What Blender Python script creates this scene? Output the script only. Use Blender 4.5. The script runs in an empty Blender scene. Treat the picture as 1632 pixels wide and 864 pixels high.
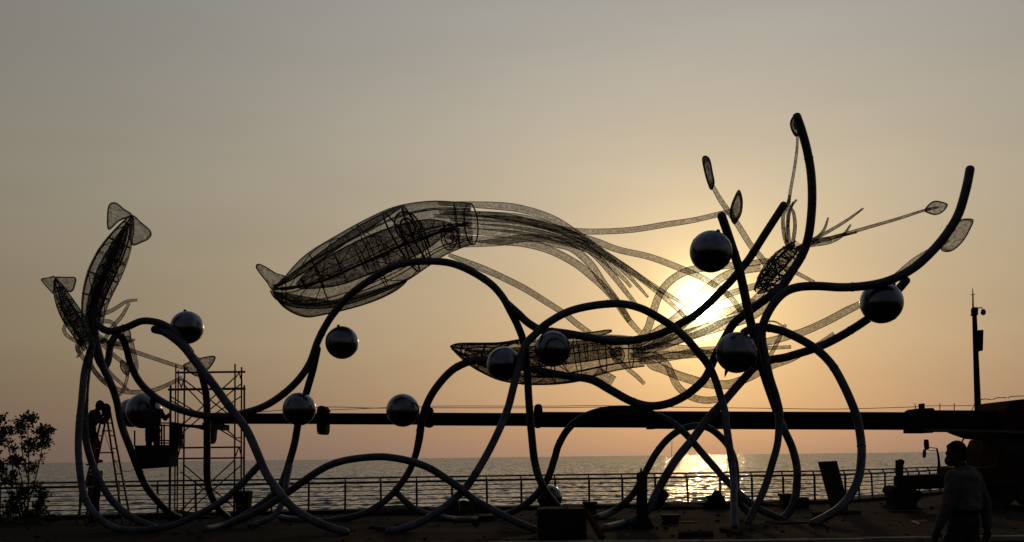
import bpy, bmesh, math, random
from mathutils import Vector, Matrix, noise
random.seed(7)
R = math.radians
sc = bpy.context.scene
COL = sc.collection

# ------------------------------------------------------------------ camera
F = 1700.0                      # focal length in photo pixels (photo 1632 x 864)
CX, CY = 816.0, 620.0           # optical axis in the photo (the photo is the upper part of a taller frame)
H = 1.6                         # eye height
K = H / 1.7                     # distances below were paced out for an eye height of 1.7
PITCH, ROLL = math.atan(108.5 / F), R(0.70)
cam_d = bpy.data.cameras.new('camera')
cam_d.sensor_fit = 'HORIZONTAL'
cam_d.sensor_width = 36.0
cam_d.lens = 36.0 * F / 1632.0
cam_d.shift_y = (CY - 432.0) / 1632.0
cam_d.clip_start, cam_d.clip_end = 0.1, 60000.0
cam = bpy.data.objects.new('camera', cam_d)
COL.objects.link(cam)
CM = Matrix.Rotation(math.pi / 2 + PITCH, 4, 'X') @ Matrix.Rotation(-ROLL, 4, 'Z')
cam.matrix_world = Matrix.Translation((0, 0, H)) @ CM
sc.camera = cam
CR = CM.to_3x3()

def ray(px, py):
    return (CR @ Vector(((px - CX) / F, -(py - CY) / F, -1.0))).normalized()

# ------------------------------------------------------------------ light
SUN_DIR = ray(1121, 489)
SUN_EL = math.asin(SUN_DIR.z)
SUN_AZ = math.atan2(SUN_DIR.x, SUN_DIR.y)      # clockwise from +Y
w = bpy.data.worlds.new('World')
sc.world = w
w.use_nodes = True
nt = w.node_tree
nt.nodes.clear()
def N(tree, t, **kw):
    n = tree.nodes.new(t)
    for k, v in kw.items():
        setattr(n, k, v)
    return n
out = N(nt, 'ShaderNodeOutputWorld')
bg = N(nt, 'ShaderNodeBackground')
sky = N(nt, 'ShaderNodeTexSky', sky_type='NISHITA')
sky.sun_disc = False
sky.sun_elevation = SUN_EL
sky.sun_rotation = SUN_AZ
sky.altitude = 0
sky.air_density = 1.6
sky.dust_density = 2.0
sky.ozone_density = 1.0
bg.inputs['Strength'].default_value = 0.05
HZ = 1 / 0.05
# the sun's own disc and its aureole in the thick evening haze, seen around the true sun direction
tc = N(nt, 'ShaderNodeTexCoord')
nrm = N(nt, 'ShaderNodeVectorMath', operation='NORMALIZE')
dot = N(nt, 'ShaderNodeVectorMath', operation='DOT_PRODUCT')
dot.inputs[1].default_value = SUN_DIR
ac = N(nt, 'ShaderNodeMath', operation='ARCCOSINE')
nt.links.new(tc.outputs['Generated'], nrm.inputs[0])
nt.links.new(nrm.outputs[0], dot.inputs[0])
nt.links.new(dot.outputs['Value'], ac.inputs[0])
def glow(sig, amp, col):
    d = N(nt, 'ShaderNodeMath', operation='DIVIDE'); d.inputs[1].default_value = -sig
    e = N(nt, 'ShaderNodeMath', operation='EXPONENT')
    m = N(nt, 'ShaderNodeMath', operation='MULTIPLY'); m.inputs[1].default_value = amp
    c = N(nt, 'ShaderNodeVectorMath', operation='SCALE'); c.inputs[0].default_value = col
    nt.links.new(ac.outputs[0], d.inputs[0]); nt.links.new(d.outputs[0], e.inputs[0])
    nt.links.new(e.outputs[0], m.inputs[0]); nt.links.new(m.outputs[0], c.inputs['Scale'])
    return c.outputs[0]
def vadd(a, b):
    v = N(nt, 'ShaderNodeVectorMath', operation='ADD')
    nt.links.new(a, v.inputs[0]); nt.links.new(b, v.inputs[1])
    return v.outputs[0]
# thick evening haze: colour by height above the horizon, brightness falling off evenly with the angle from the sun
sep = N(nt, 'ShaderNodeSeparateXYZ'); nt.links.new(nrm.outputs[0], sep.inputs[0])
asn = N(nt, 'ShaderNodeMath', operation='ARCSINE'); nt.links.new(sep.outputs['Z'], asn.inputs[0])
eln = N(nt, 'ShaderNodeMath', operation='DIVIDE'); eln.inputs[1].default_value = math.pi / 2
nt.links.new(asn.outputs[0], eln.inputs[0])
ramp = N(nt, 'ShaderNodeValToRGB'); ramp.color_ramp.interpolation = 'B_SPLINE'
HAZE = [(0, (.318, .232, .196)), (2, (.362, .265, .205)), (6, (.500, .383, .256)), (13, (.582, .503, .366)), (23, (.528, .514, .482)), (45, (.37, .405, .44)), (90, (.265, .32, .39))]
while len(ramp.color_ramp.elements) < len(HAZE): ramp.color_ramp.elements.new(0.5)
for e, (deg, c) in zip(ramp.color_ramp.elements, HAZE):
    e.position = deg / 90.0; e.color = (*c, 1)
nt.links.new(eln.outputs[0], ramp.inputs['Fac'])
ph1 = N(nt, 'ShaderNodeMath', operation='DIVIDE'); ph1.inputs[1].default_value = -R(42)
ph2 = N(nt, 'ShaderNodeMath', operation='EXPONENT')
ph3 = N(nt, 'ShaderNodeMath', operation='MULTIPLY_ADD'); ph3.inputs[1].default_value = 0.92; ph3.inputs[2].default_value = 0.035
ph4 = N(nt, 'ShaderNodeMath', operation='MULTIPLY'); ph4.inputs[1].default_value = HZ
nt.links.new(ac.outputs[0], ph1.inputs[0]); nt.links.new(ph1.outputs[0], ph2.inputs[0]); nt.links.new(ph2.outputs[0], ph3.inputs[0]); nt.links.new(ph3.outputs[0], ph4.inputs[0])
hz = N(nt, 'ShaderNodeVectorMath', operation='SCALE')
# faint uneven layers in the haze
mpz = N(nt, 'ShaderNodeMapping'); mpz.inputs['Scale'].default_value = (2.2, 2.2, 13.0)
nzz = N(nt, 'ShaderNodeTexNoise'); nzz.inputs['Scale'].default_value = 1.6; nzz.inputs['Detail'].default_value = 4
nt.links.new(nrm.outputs[0], mpz.inputs['Vector']); nt.links.new(mpz.outputs[0], nzz.inputs['Vector'])
mrz = N(nt, 'ShaderNodeMapRange'); mrz.inputs['From Min'].default_value = 0.3; mrz.inputs['From Max'].default_value = 0.7
mrz.inputs['To Min'].default_value = 0.965; mrz.inputs['To Max'].default_value = 1.035
nt.links.new(nzz.outputs['Fac'], mrz.inputs['Value'])
ph5 = N(nt, 'ShaderNodeMath', operation='MULTIPLY'); nt.links.new(ph4.outputs[0], ph5.inputs[0]); nt.links.new(mrz.outputs[0], ph5.inputs[1])
nt.links.new(ramp.outputs['Color'], hz.inputs[0]); nt.links.new(ph5.outputs[0], hz.inputs['Scale'])
nis = N(nt, 'ShaderNodeVectorMath', operation='SCALE'); nis.inputs['Scale'].default_value = 0.12
nt.links.new(sky.outputs[0], nis.inputs[0])
total = vadd(vadd(nis.outputs[0], hz.outputs[0]), vadd(glow(R(0.43), 34.0 * HZ, (1.0, 0.88, 0.52)), glow(R(2.3), 1.0 * HZ, (1.0, 0.70, 0.17))))
nt.links.new(total, bg.inputs['Color'])
nt.links.new(bg.outputs[0], out.inputs['Surface'])

sun_d = bpy.data.lights.new('sun', 'SUN')
sun_d.energy = 0.10
sun_d.angle = R(0.55)
sun_d.color = (1.0, 0.56, 0.24)
sun = bpy.data.objects.new('sun', sun_d)
COL.objects.link(sun)
sun.rotation_euler = (-SUN_DIR).to_track_quat('-Z', 'Y').to_euler()

sc.view_settings.view_transform = 'Standard'
sc.view_settings.look = 'None'
sc.view_settings.exposure = 0.0
sc.view_settings.gamma = 1.0
sc.cycles.max_bounces = 6
sc.cycles.transparent_max_bounces = 40
sc.cycles.use_denoising = True
sc.cycles.sample_clamp_indirect = 4.0

# ------------------------------------------------------------------ coordinates
def P(px, py, D):
    """point of the place seen at photo pixel (px,py), D paced metres ahead"""
    d = ray(px, py)
    return Vector((0, 0, H)) + d * (D * K / d.y)
def G(px, py, z=0.0):
    d = ray(px, py)
    t = (z - H) / d.z
    return Vector((0, 0, H)) + d * t
def PX(rpx, D):
    return rpx * D * K / F
def on_ground(px, D, z=0.0):
    """ground point in the column of photo x = px at distance D"""
    p = P(px, 740, D)
    return Vector((p.x, p.y, z))

# ------------------------------------------------------------------ materials
MATS = {}
def mat(name, col, rough=0.6, metal=0.0, bump=0.0, bscale=30.0, var=0.0, vscale=4.0, spec=0.5, col2=None):
    m = bpy.data.materials.new(name); m.use_nodes = True
    t = m.node_tree; b = t.nodes['Principled BSDF']
    b.inputs['Base Color'].default_value = (*col, 1)
    b.inputs['Roughness'].default_value = rough
    b.inputs['Metallic'].default_value = metal
    b.inputs['Specular IOR Level'].default_value = spec
    co = N(t, 'ShaderNodeTexCoord')
    if var or col2:
        n = N(t, 'ShaderNodeTexNoise'); n.inputs['Scale'].default_value = vscale; n.inputs['Detail'].default_value = 8
        n.inputs['Roughness'].default_value = 0.65
        t.links.new(co.outputs['Object'], n.inputs['Vector'])
        cr = N(t, 'ShaderNodeValToRGB')
        c2 = col2 or tuple(c * (1 - var) for c in col)
        c1 = col if col2 else tuple(min(1, c * (1 + var)) for c in col)
        cr.color_ramp.elements[0].position = 0.35; cr.color_ramp.elements[0].color = (*c2, 1)
        cr.color_ramp.elements[1].position = 0.65; cr.color_ramp.elements[1].color = (*c1, 1)
        t.links.new(n.outputs['Fac'], cr.inputs['Fac'])
        t.links.new(cr.outputs['Color'], b.inputs['Base Color'])
    if bump:
        n2 = N(t, 'ShaderNodeTexNoise'); n2.inputs['Scale'].default_value = bscale; n2.inputs['Detail'].default_value = 6
        bp = N(t, 'ShaderNodeBump'); bp.inputs['Strength'].default_value = 1.0; bp.inputs['Distance'].default_value = bump
        t.links.new(co.outputs['Object'], n2.inputs['Vector'])
        t.links.new(n2.outputs['Fac'], bp.inputs['Height'])
        t.links.new(bp.outputs['Normal'], b.inputs['Normal'])
    MATS[name] = m
    return m
mat('steel_tube', (0.070, 0.072, 0.108), 0.5, 0.45, 0.006, 5, 0.55, 2.2)
mat('sphere_steel', (0.17, 0.188, 0.255), 0.22, 1.0, 0.03, 1.5, 0.35, 3)
mat('sphere_seam', (0.05, 0.05, 0.055), 0.5, 0.6)
mat('frame_rod', (0.06, 0.06, 0.065), 0.5, 0.7)
mat('dark_steel', (0.022, 0.021, 0.024), 0.95, 0.0, 0.003, 20, 0.3, 6, 0.05)
mat('scaffold_pipe', (0.06, 0.048, 0.042), 0.6, 0.3, 0.002, 30, 0.4, 5)
mat('railing_paint', (0.05, 0.05, 0.05), 0.5, 0.2)
mat('crane_paint', (0.04, 0.022, 0.016), 0.9, 0.0, 0.002, 20, 0.4, 2.5, 0.05)
mat('crane_boom_paint', (0.028, 0.018, 0.018), 0.8, 0.0, 0.002, 20, 0.4, 2.0, 0.1)
mat('crane_trim', (0.10, 0.10, 0.13), 0.4, 0.1)
mat('rubber', (0.012, 0.012, 0.012), 0.85)
mat('glass_dark', (0.02, 0.022, 0.025), 0.06, 0.0)
mat('cable', (0.015, 0.015, 0.015), 0.7)
mat('bark', (0.05, 0.038, 0.028), 0.9, 0, 0.01, 30, 0.3, 8)
mat('leaf', (0.035, 0.05, 0.018), 0.6, 0, 0, 1, 0.4, 3)
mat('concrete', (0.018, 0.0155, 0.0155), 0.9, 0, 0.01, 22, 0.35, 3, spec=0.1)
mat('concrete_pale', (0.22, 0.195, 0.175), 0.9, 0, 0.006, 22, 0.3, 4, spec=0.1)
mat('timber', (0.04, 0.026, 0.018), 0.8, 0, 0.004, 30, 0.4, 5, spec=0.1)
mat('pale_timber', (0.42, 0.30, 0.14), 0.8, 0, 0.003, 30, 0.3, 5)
mat('board', (0.05, 0.045, 0.045), 0.85, 0, 0.003, 12, 0.3, 3, spec=0.1)
mat('earth', (0.02, 0.0135, 0.0115), 0.95, 0, 0.05, 9, 0.4, 3, spec=0.1)
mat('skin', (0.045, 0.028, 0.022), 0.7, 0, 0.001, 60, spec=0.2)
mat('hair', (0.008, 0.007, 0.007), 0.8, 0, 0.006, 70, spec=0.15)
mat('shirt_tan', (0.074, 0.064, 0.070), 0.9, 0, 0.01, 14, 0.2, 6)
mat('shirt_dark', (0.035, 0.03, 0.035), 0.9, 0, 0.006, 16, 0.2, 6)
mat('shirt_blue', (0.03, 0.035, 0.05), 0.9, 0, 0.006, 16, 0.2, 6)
mat('trousers', (0.010, 0.013, 0.019), 0.9, 0, 0.006, 14, 0.2, 5)
mat('boots', (0.015, 0.012, 0.010), 0.6)
mat('belt', (0.008, 0.007, 0.007), 0.95, spec=0.05)
mat('hat', (0.05, 0.045, 0.035), 0.9)
mat('mask_cloth', (0.03, 0.027, 0.028), 0.95, spec=0.1)

def mesh_cloth(name, cover, col=(0.05, 0.046, 0.045)):
    """woven wire mesh: see-through between the wires, closing up where it is seen edge on"""
    m = bpy.data.materials.new(name); m.use_nodes = True
    t = m.node_tree; t.nodes.clear()
    o = N(t, 'ShaderNodeOutputMaterial'); mx = N(t, 'ShaderNodeMixShader')
    tr = N(t, 'ShaderNodeBsdfTransparent')
    b = N(t, 'ShaderNodeBsdfPrincipled')
    b.inputs['Base Color'].default_value = (*col, 1); b.inputs['Roughness'].default_value = 0.5; b.inputs['Metallic'].default_value = 0.5
    uv = N(t, 'ShaderNodeUVMap')
    sx = N(t, 'ShaderNodeSeparateXYZ'); t.links.new(uv.outputs[0], sx.inputs[0])
    def wires(o_, cell, wd):
        a = N(t, 'ShaderNodeMath', operation='DIVIDE'); a.inputs[1].default_value = cell
        f = N(t, 'ShaderNodeMath', operation='FRACT'); l = N(t, 'ShaderNodeMath', operation='LESS_THAN'); l.inputs[1].default_value = wd
        t.links.new(o_, a.inputs[0]); t.links.new(a.outputs[0], f.inputs[0]); t.links.new(f.outputs[0], l.inputs[0])
        return l.outputs[0]
    wd = 1 - math.sqrt(1 - cover)
    g1 = wires(sx.outputs['X'], 0.026, wd); g2 = wires(sx.outputs['Y'], 0.026, wd)
    mxx = N(t, 'ShaderNodeMath', operation='MAXIMUM'); t.links.new(g1, mxx.inputs[0]); t.links.new(g2, mxx.inputs[1])
    # patches where the mesh is doubled over or rust-clogged
    n = N(t, 'ShaderNodeTexNoise'); n.inputs['Scale'].default_value = 14.0; n.inputs['Detail'].default_value = 4; n.inputs['Roughness'].default_value = 0.8
    t.links.new(uv.outputs[0], n.inputs['Vector'])
    nr = N(t, 'ShaderNodeMapRange'); nr.inputs['From Min'].default_value = 0.42; nr.inputs['From Max'].default_value = 0.72
    nr.inputs['To Min'].default_value = 0.0; nr.inputs['To Max'].default_value = 0.6
    t.links.new(n.outputs['Fac'], nr.inputs['Value'])
    lw = N(t, 'ShaderNodeLayerWeight'); lw.inputs['Blend'].default_value = 0.5
    pw = N(t, 'ShaderNodeMath', operation='POWER'); pw.inputs[1].default_value = 3.0; t.links.new(lw.outputs['Facing'], pw.inputs[0])
    fm = N(t, 'ShaderNodeMath', operation='MULTIPLY'); fm.inputs[1].default_value = 0.9
    t.links.new(pw.outputs[0], fm.inputs[0])
    def inv_mul(a, b_):
        i1 = N(t, 'ShaderNodeMath', operation='SUBTRACT'); i1.inputs[0].default_value = 1; t.links.new(a, i1.inputs[1])
        i2 = N(t, 'ShaderNodeMath', operation='SUBTRACT'); i2.inputs[0].default_value = 1; t.links.new(b_, i2.inputs[1])
        mm = N(t, 'ShaderNodeMath', operation='MULTIPLY'); t.links.new(i1.outputs[0], mm.inputs[0]); t.links.new(i2.outputs[0], mm.inputs[1])
        i3 = N(t, 'ShaderNodeMath', operation='SUBTRACT'); i3.inputs[0].default_value = 1; t.links.new(mm.outputs[0], i3.inputs[1])
        return i3.outputs[0]
    fac = inv_mul(inv_mul(mxx.outputs[0], nr.outputs[0]), fm.outputs[0])
    t.links.new(fac, mx.inputs[0]); t.links.new(tr.outputs[0], mx.inputs[1]); t.links.new(b.outputs[0], mx.inputs[2])
    t.links.new(mx.outputs[0], o.inputs['Surface'])
    MATS[name] = m
mesh_cloth('wire_mesh', 0.30)
mesh_cloth('wire_mesh_fine', 0.28)
mesh_cloth('wire_mesh_dense', 0.44)
mesh_cloth('wire_mesh_doubled', 0.72)

# ------------------------------------------------------------------ builders
def obj(name, me, m=None, parent=None, smooth=False):
    if isinstance(me, bmesh.types.BMesh):
        d = bpy.data.meshes.new(name); me.to_mesh(d); me.free(); me = d
    o = bpy.data.objects.new(name, me)
    COL.objects.link(o)
    if m: me.materials.clear(); me.materials.append(MATS[m])
    if smooth:
        me.polygons.foreach_set('use_smooth', [True] * len(me.polygons))
    if parent: o.parent = parent
    return o
def tag(o, label, cat, group=None):
    o['label'] = label; o['category'] = cat
    if group: o['group'] = group
    return o
def thing(name, label, cat, group=None):
    o = bpy.data.objects.new(name, None); COL.objects.link(o)
    return tag(o, label, cat, group)
def base_at(root, p):
    """move a finished thing's Empty to its base; the parts stay where they are"""
    root.location = p
    for c in root.children:
        c.matrix_parent_inverse = Matrix.Translation(-Vector(p))
def struct(name, me, m, parent=None, smooth=False):
    o = obj(name, me, m, parent, smooth)
    if not parent: o['kind'] = 'structure'
    return o

def catmull(pts, n_per):
    """pts: list of tuples (vector..., any floats)"""
    def lerp(a, b, c, d, t):
        return 0.5 * ((2 * b) + (c - a) * t + (2 * a - 5 * b + 4 * c - d) * t * t + (3 * b - a - 3 * c + d) * t ** 3)
    n = len(pts); res = []
    for i in range(n - 1):
        p0 = pts[max(i - 1, 0)]; p1 = pts[i]; p2 = pts[i + 1]; p3 = pts[min(i + 2, n - 1)]
        for k in range(n_per):
            t = k / n_per
            res.append(tuple(lerp(a, b, c, d, t) for a, b, c, d in zip(p0, p1, p2, p3)))
    res.append(tuple(float(v) for v in pts[-1]))
    return res

def tube_bm(path, seg=12, cap=True, bm=None, squash=None):
    """path: list of (Vector, radius). UVs in metres along and around."""
    bm = bm or bmesh.new()
    uvl = bm.loops.layers.uv.verify()
    n = len(path)
    tang = []
    for i in range(n):
        a = path[max(i - 1, 0)][0]; b = path[min(i + 1, n - 1)][0]
        v = (b - a)
        tang.append(v.normalized() if v.length > 1e-9 else Vector((0, 0, 1)))
    up = Vector((0, 1, 0))
    if abs(tang[0].dot(up)) > 0.95: up = Vector((0, 0, 1))
    nrm_ = (up - tang[0] * up.dot(tang[0])).normalized()
    rings = []; ln = 0.0; lens = []
    for i in range(n):
        if i:
            nrm_ = (nrm_ - tang[i] * nrm_.dot(tang[i]))
            nrm_ = nrm_.normalized() if nrm_.length > 1e-6 else Vector((0, 1, 0))
            ln += (path[i][0] - path[i - 1][0]).length
        lens.append(ln)
        bi = tang[i].cross(nrm_)
        c, r = path[i]
        rings.append([bm.verts.new(c + (nrm_ * math.cos(2 * math.pi * k / seg) + bi * math.sin(2 * math.pi * k / seg)) * r) for k in range(seg)])
    for i in range(n - 1):
        for k in range(seg):
            k2 = (k + 1) % seg
            f = bm.faces.new((rings[i][k], rings[i][k2], rings[i + 1][k2], rings[i + 1][k]))
            r = 0.5 * (path[i][1] + path[i + 1][1])
            cu = 2 * math.pi * max(r, 0.02)
            for lp, (uu, vv) in zip(f.loops, ((lens[i], k / seg), (lens[i], (k + 1) / seg), (lens[i + 1], (k + 1) / seg), (lens[i + 1], k / seg))):
                lp[uvl].uv = (uu, vv * cu)
    if cap:
        for rg, rev in ((rings[0], False), (rings[-1], True)):
            try: bm.faces.new(rg if rev else rg[::-1])
            except ValueError: pass
    return bm

def px_path(pts, r, n_per=7, D=None):
    """pts: (x,y), (x,y,D) or (x,y,'g'); r: pixels radius, a number or [r0..r1]. Returns [(Vector, radius)]"""
    n = len(pts)
    seglen = [0.0]
    for i in range(1, n):
        seglen.append(seglen[-1] + math.hypot(pts[i][0] - pts[i - 1][0], pts[i][1] - pts[i - 1][1]))
    rr = r if isinstance(r, (list, tuple)) else [r, r]
    if len(rr) != n:
        rr = [rr[0] + (rr[-1] - rr[0]) * s / max(seglen[-1], 1e-6) for s in seglen]
    ds = [None] * n
    for i, p in enumerate(pts):
        if len(p) > 2:
            if p[2] == 'g':
                q = G(p[0], p[1], 0.05); ds[i] = q.y / K
            else: ds[i] = p[2]
    if all(d is None for d in ds): ds[0] = D
    known = [i for i in range(n) if ds[i] is not None]
    for i in range(n):
        if ds[i] is None:
            a = max([k for k in known if k < i], default=None); b = min([k for k in known if k > i], default=None)
            if a is None: ds[i] = ds[b]
            elif b is None: ds[i] = ds[a]
            else:
                t = (seglen[i] - seglen[a]) / (seglen[b] - seglen[a]); ds[i] = ds[a] + (ds[b] - ds[a]) * t
    w3 = []
    for p, d, q in zip(pts, ds, rr):
        v = P(p[0], p[1], d)
        w3.append((v.x, v.y, v.z, PX(q, d)))
    return [(Vector(t[:3]), max(t[3], 0.002)) for t in catmull(w3, n_per)]

def rod(a, b, r, seg=6, bm=None):
    return tube_bm([(Vector(a), r), (Vector(b), r)], seg, True, bm)

def box_bm(lo, hi, bm=None, bev=0.0, mtx=None):
    bm = bm or bmesh.new()
    lo, hi = Vector(lo), Vector(hi)
    c = (lo + hi) / 2; s = hi - lo
    M = Matrix.Translation(c) @ Matrix.Diagonal((*s, 1))
    if mtx: M = mtx @ M
    g = bmesh.ops.create_cube(bm, size=1.0, matrix=M)
    if bev:
        vs = set(g['verts'])
        es = [e for e in bm.edges if e.verts[0] in vs and e.verts[1] in vs]
        bmesh.ops.bevel(bm, geom=es, offset=bev, segments=2, affect='EDGES', profile=0.6)
    return bm

def prism_bm(poly, D0, depth, bm=None, bev=0.0):
    """outline given at the distance D0, carried straight back by depth metres"""
    bm = bm or bmesh.new()
    uvl = bm.loops.layers.uv.verify()
    front = [P(x, y, D0) for x, y in poly]
    back = [v + Vector((0, depth, 0)) for v in front]
    fv = [bm.verts.new(v) for v in front]; bv = [bm.verts.new(v) for v in back]
    n = len(poly); fs = []
    fs.append(bm.faces.new(fv)); fs.append(bm.faces.new(bv[::-1]))
    for i in range(n):
        j = (i + 1) % n
        fs.append(bm.faces.new((fv[j], fv[i], bv[i], bv[j])))
    for f in fs:
        for lp in f.loops:
            lp[uvl].uv = (lp.vert.co.x, lp.vert.co.z)
    bmesh.ops.recalc_face_normals(bm, faces=bm.faces)
    if bev:
        es = [e for e in bm.edges]
        bmesh.ops.bevel(bm, geom=es, offset=bev, segments=1, affect='EDGES')
    return bm

def smooth_poly(poly, n=4):
    """closed Catmull-Rom through a pixel outline"""
    m = len(poly); res = []
    for i in range(m):
        p0, p1, p2, p3 = (poly[(i + k - 1) % m] for k in range(4))
        for k in range(n):
            t = k / n
            res.append(tuple(0.5 * ((2 * b) + (c - a) * t + (2 * a - 5 * b + 4 * c - d) * t * t + (3 * b - a - 3 * c + d) * t ** 3)
                             for a, b, c, d in zip(p0, p1, p2, p3)))
    return res

def leaf_bm(poly, D, bulge=0.10):
    """a flat, lens-shaped mesh blade: two skins that meet at the rim and swell in the middle"""
    pts = smooth_poly(poly, 4)
    v = [P(x, y, D) for x, y in pts]
    c = sum(v, Vector()) / len(v)
    bm = bmesh.new(); uvl = bm.loops.layers.uv.verify()
    rim = [bm.verts.new(q) for q in v]
    for sgn in (-1, 1):
        prev = rim
        for f, h in ((0.66, 0.65), (0.33, 0.92)):
            cur = [bm.verts.new(c + (q - c) * f + Vector((0, sgn * bulge * h, 0))) for q in v]
            for i in range(len(v)):
                j = (i + 1) % len(v)
                bm.faces.new((prev[i], prev[j], cur[j], cur[i]))
            prev = cur
        ctr = bm.verts.new(c + Vector((0, sgn * bulge, 0)))
        for i in range(len(v)):
            bm.faces.new((prev[i], prev[(i + 1) % len(v)], ctr))
    bmesh.ops.recalc_face_normals(bm, faces=bm.faces)
    for f in bm.faces:
        for lp in f.loops: lp[uvl].uv = (lp.vert.co.x, lp.vert.co.z)
    return bm, v

# ================================================================== the setting
# fence line (paced system) : left part nearer, then a corner, then running away to the right
FA = on_ground(-420, 30.6); FB = on_ground(1346, 36.6)
fdir = (FB - FA).normalized()
fdir2 = Vector((0.66, 0.75, 0)).normalized()
FC = FB + fdir2 * 60
edge = [FA + Vector((-60, -6, 0)), FA, FB, FC]
offn = Vector((-0.1, 0.55, 0))

# promenade: one sheet, slightly uneven, from the sea wall back past the camera
def promenade():
    bm = bmesh.new()
    Y0 = 20.0
    nx, ny = 150, 60
    # far edge follows the fence
    def far_y(x):
        if x <= FB.x:
            t = (x - FA.x) / (FB.x - FA.x)
            return FA.y + (FB.y - FA.y) * t
        return FB.y + (x - FB.x) * fdir2.y / fdir2.x
    grid = []
    for i in range(nx + 1):
        x = -45 + 105 * i / nx
        fy = min(far_y(x), 70) + 0.6
        colv = []
        for j in range(ny + 1):
            t = j / ny
            y = Y0 + (fy - Y0) * t
            e = min(1, min(t, 1 - t) * 8)
            z = e * (0.035 * (noise.fractal((x * 0.5, y * 0.5, 3.1), 1.0, 2.0, 4)) + 0.02 * noise.noise((x * 2.3, y * 2.3, 1)))
            colv.append(bm.verts.new((x, y, z)))
        grid.append(colv)
    for i in range(nx):
        for j in range(ny):
            bm.faces.new((grid[i][j], grid[i + 1][j], grid[i + 1][j + 1], grid[i][j + 1]))
    return bm
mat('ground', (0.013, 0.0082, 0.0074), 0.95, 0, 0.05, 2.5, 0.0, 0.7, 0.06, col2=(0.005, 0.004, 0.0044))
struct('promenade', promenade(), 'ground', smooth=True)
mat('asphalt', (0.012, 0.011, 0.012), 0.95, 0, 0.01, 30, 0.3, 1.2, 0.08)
bm = bmesh.new()
vs = [bm.verts.new(v) for v in ((-3000, -3000, -0.1), (3000, -3000, -0.1), (3000, 19.68, -0.1), (-3000, 19.68, -0.1))]
bm.faces.new(vs)
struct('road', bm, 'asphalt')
# kerb stones along the near edge of the promenade
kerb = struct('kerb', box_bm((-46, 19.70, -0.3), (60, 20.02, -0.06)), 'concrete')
ks = bpy.data.meshes.new('kerb_stone')
b_ = box_bm((-0.49, -0.15, -0.06), (0.49, 0.15, 0.03), None, 0.015); b_.to_mesh(ks); b_.free()
ks.materials.append(MATS['concrete_pale'])
for i in range(44):
    o = bpy.data.objects.new('kerb_stone', ks); COL.objects.link(o); o.parent = kerb
    o.location = (-22 + i * 1.0, 19.86, random.uniform(-0.012, 0.012)); o.rotation_euler = (0, random.uniform(-.006, .006), random.uniform(-.01, .01))
# sea wall coping under the railing
bm = bmesh.new()
def wall_run(a, b, bm):
    d = (b - a).normalized(); nn = Vector((-d.y, d.x, 0))
    q = [a - nn * 0.16, b - nn * 0.16, b + nn * 0.9, a + nn * 0.9]
    lo = [bm.verts.new((p.x, p.y, -5)) for p in q]; hi = [bm.verts.new((p.x, p.y, 0.10)) for p in q]
    bm.faces.new(hi); bm.faces.new(lo[::-1])
    for i in range(4):
        j = (i + 1) % 4
        bm.faces.new((lo[i], lo[j], hi[j], hi[i]))
wall_run(FA, FB + fdir * 0.1, bm); wall_run(FB + fdir2 * 0.25, FC, bm)
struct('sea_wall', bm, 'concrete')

# sea
def sea_mat():
    m = bpy.data.materials.new('sea_water'); m.use_nodes = True
    t = m.node_tree; b = t.nodes['Principled BSDF']
    b.inputs['Base Color'].default_value = (0.03, 0.037, 0.035, 1)
    b.inputs['Roughness'].default_value = 0.07
    b.inputs['IOR'].default_value = 1.33
    geo = N(t, 'ShaderNodeNewGeometry')
    def slopes(sx, sy, detail, amp):
        mp = N(t, 'ShaderNodeMapping'); mp.inputs['Scale'].default_value = (sx, sy, 1.0); mp.inputs['Rotation'].default_value = (0, 0, 0.1)
        n = N(t, 'ShaderNodeTexNoise'); n.inputs['Scale'].default_value = 1; n.inputs['Detail'].default_value = detail; n.inputs['Roughness'].default_value = 0.6
        t.links.new(geo.outputs['Position'], mp.inputs['Vector']); t.links.new(mp.outputs[0], n.inputs['Vector'])
        v = N(t, 'ShaderNodeVectorMath', operation='SUBTRACT'); v.inputs[1].default_value = (0.5, 0.5, 0.5)
        t.links.new(n.outputs['Color'], v.inputs[0])
        k = N(t, 'ShaderNodeVectorMath', operation='MULTIPLY'); k.inputs[1].default_value = amp
        t.links.new(v.outputs[0], k.inputs[0])
        return k.outputs[0]
    def add(p, q):
        v = N(t, 'ShaderNodeVectorMath', operation='ADD'); t.links.new(p, v.inputs[0]); t.links.new(q, v.inputs[1]); return v.outputs[0]
    sl_ = add(add(slopes(0.9, 0.5, 2, (1.1, 2.2, 0)), slopes(0.20, 0.07, 3, (0.65, 1.9, 0))), slopes(0.03, 0.012, 2, (0.15, 0.6, 0)))
    # seen from the shore only the landward faces of the ripples show: slopes lean to the shore
    ab = N(t, 'ShaderNodeVectorMath', operation='ABSOLUTE'); t.links.new(sl_, ab.inputs[0])
    s1 = N(t, 'ShaderNodeSeparateXYZ'); t.links.new(sl_, s1.inputs[0]); s2 = N(t, 'ShaderNodeSeparateXYZ'); t.links.new(ab.outputs[0], s2.inputs[0])
    ng = N(t, 'ShaderNodeMath', operation='MULTIPLY'); ng.inputs[1].default_value = -1.0; t.links.new(s2.outputs['Y'], ng.inputs[0])
    cb_ = N(t, 'ShaderNodeCombineXYZ'); t.links.new(s1.outputs['X'], cb_.inputs['X']); t.links.new(ng.outputs[0], cb_.inputs['Y'])
    nn = add(geo.outputs['Normal'], cb_.outputs[0])
    nm = N(t, 'ShaderNodeVectorMath', operation='NORMALIZE'); t.links.new(nn, nm.inputs[0]); n3 = nm.outputs[0]
    t.links.new(n3, b.inputs['Normal'])
    MATS['sea_water'] = m
sea_mat()
bm = bmesh.new()
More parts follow.
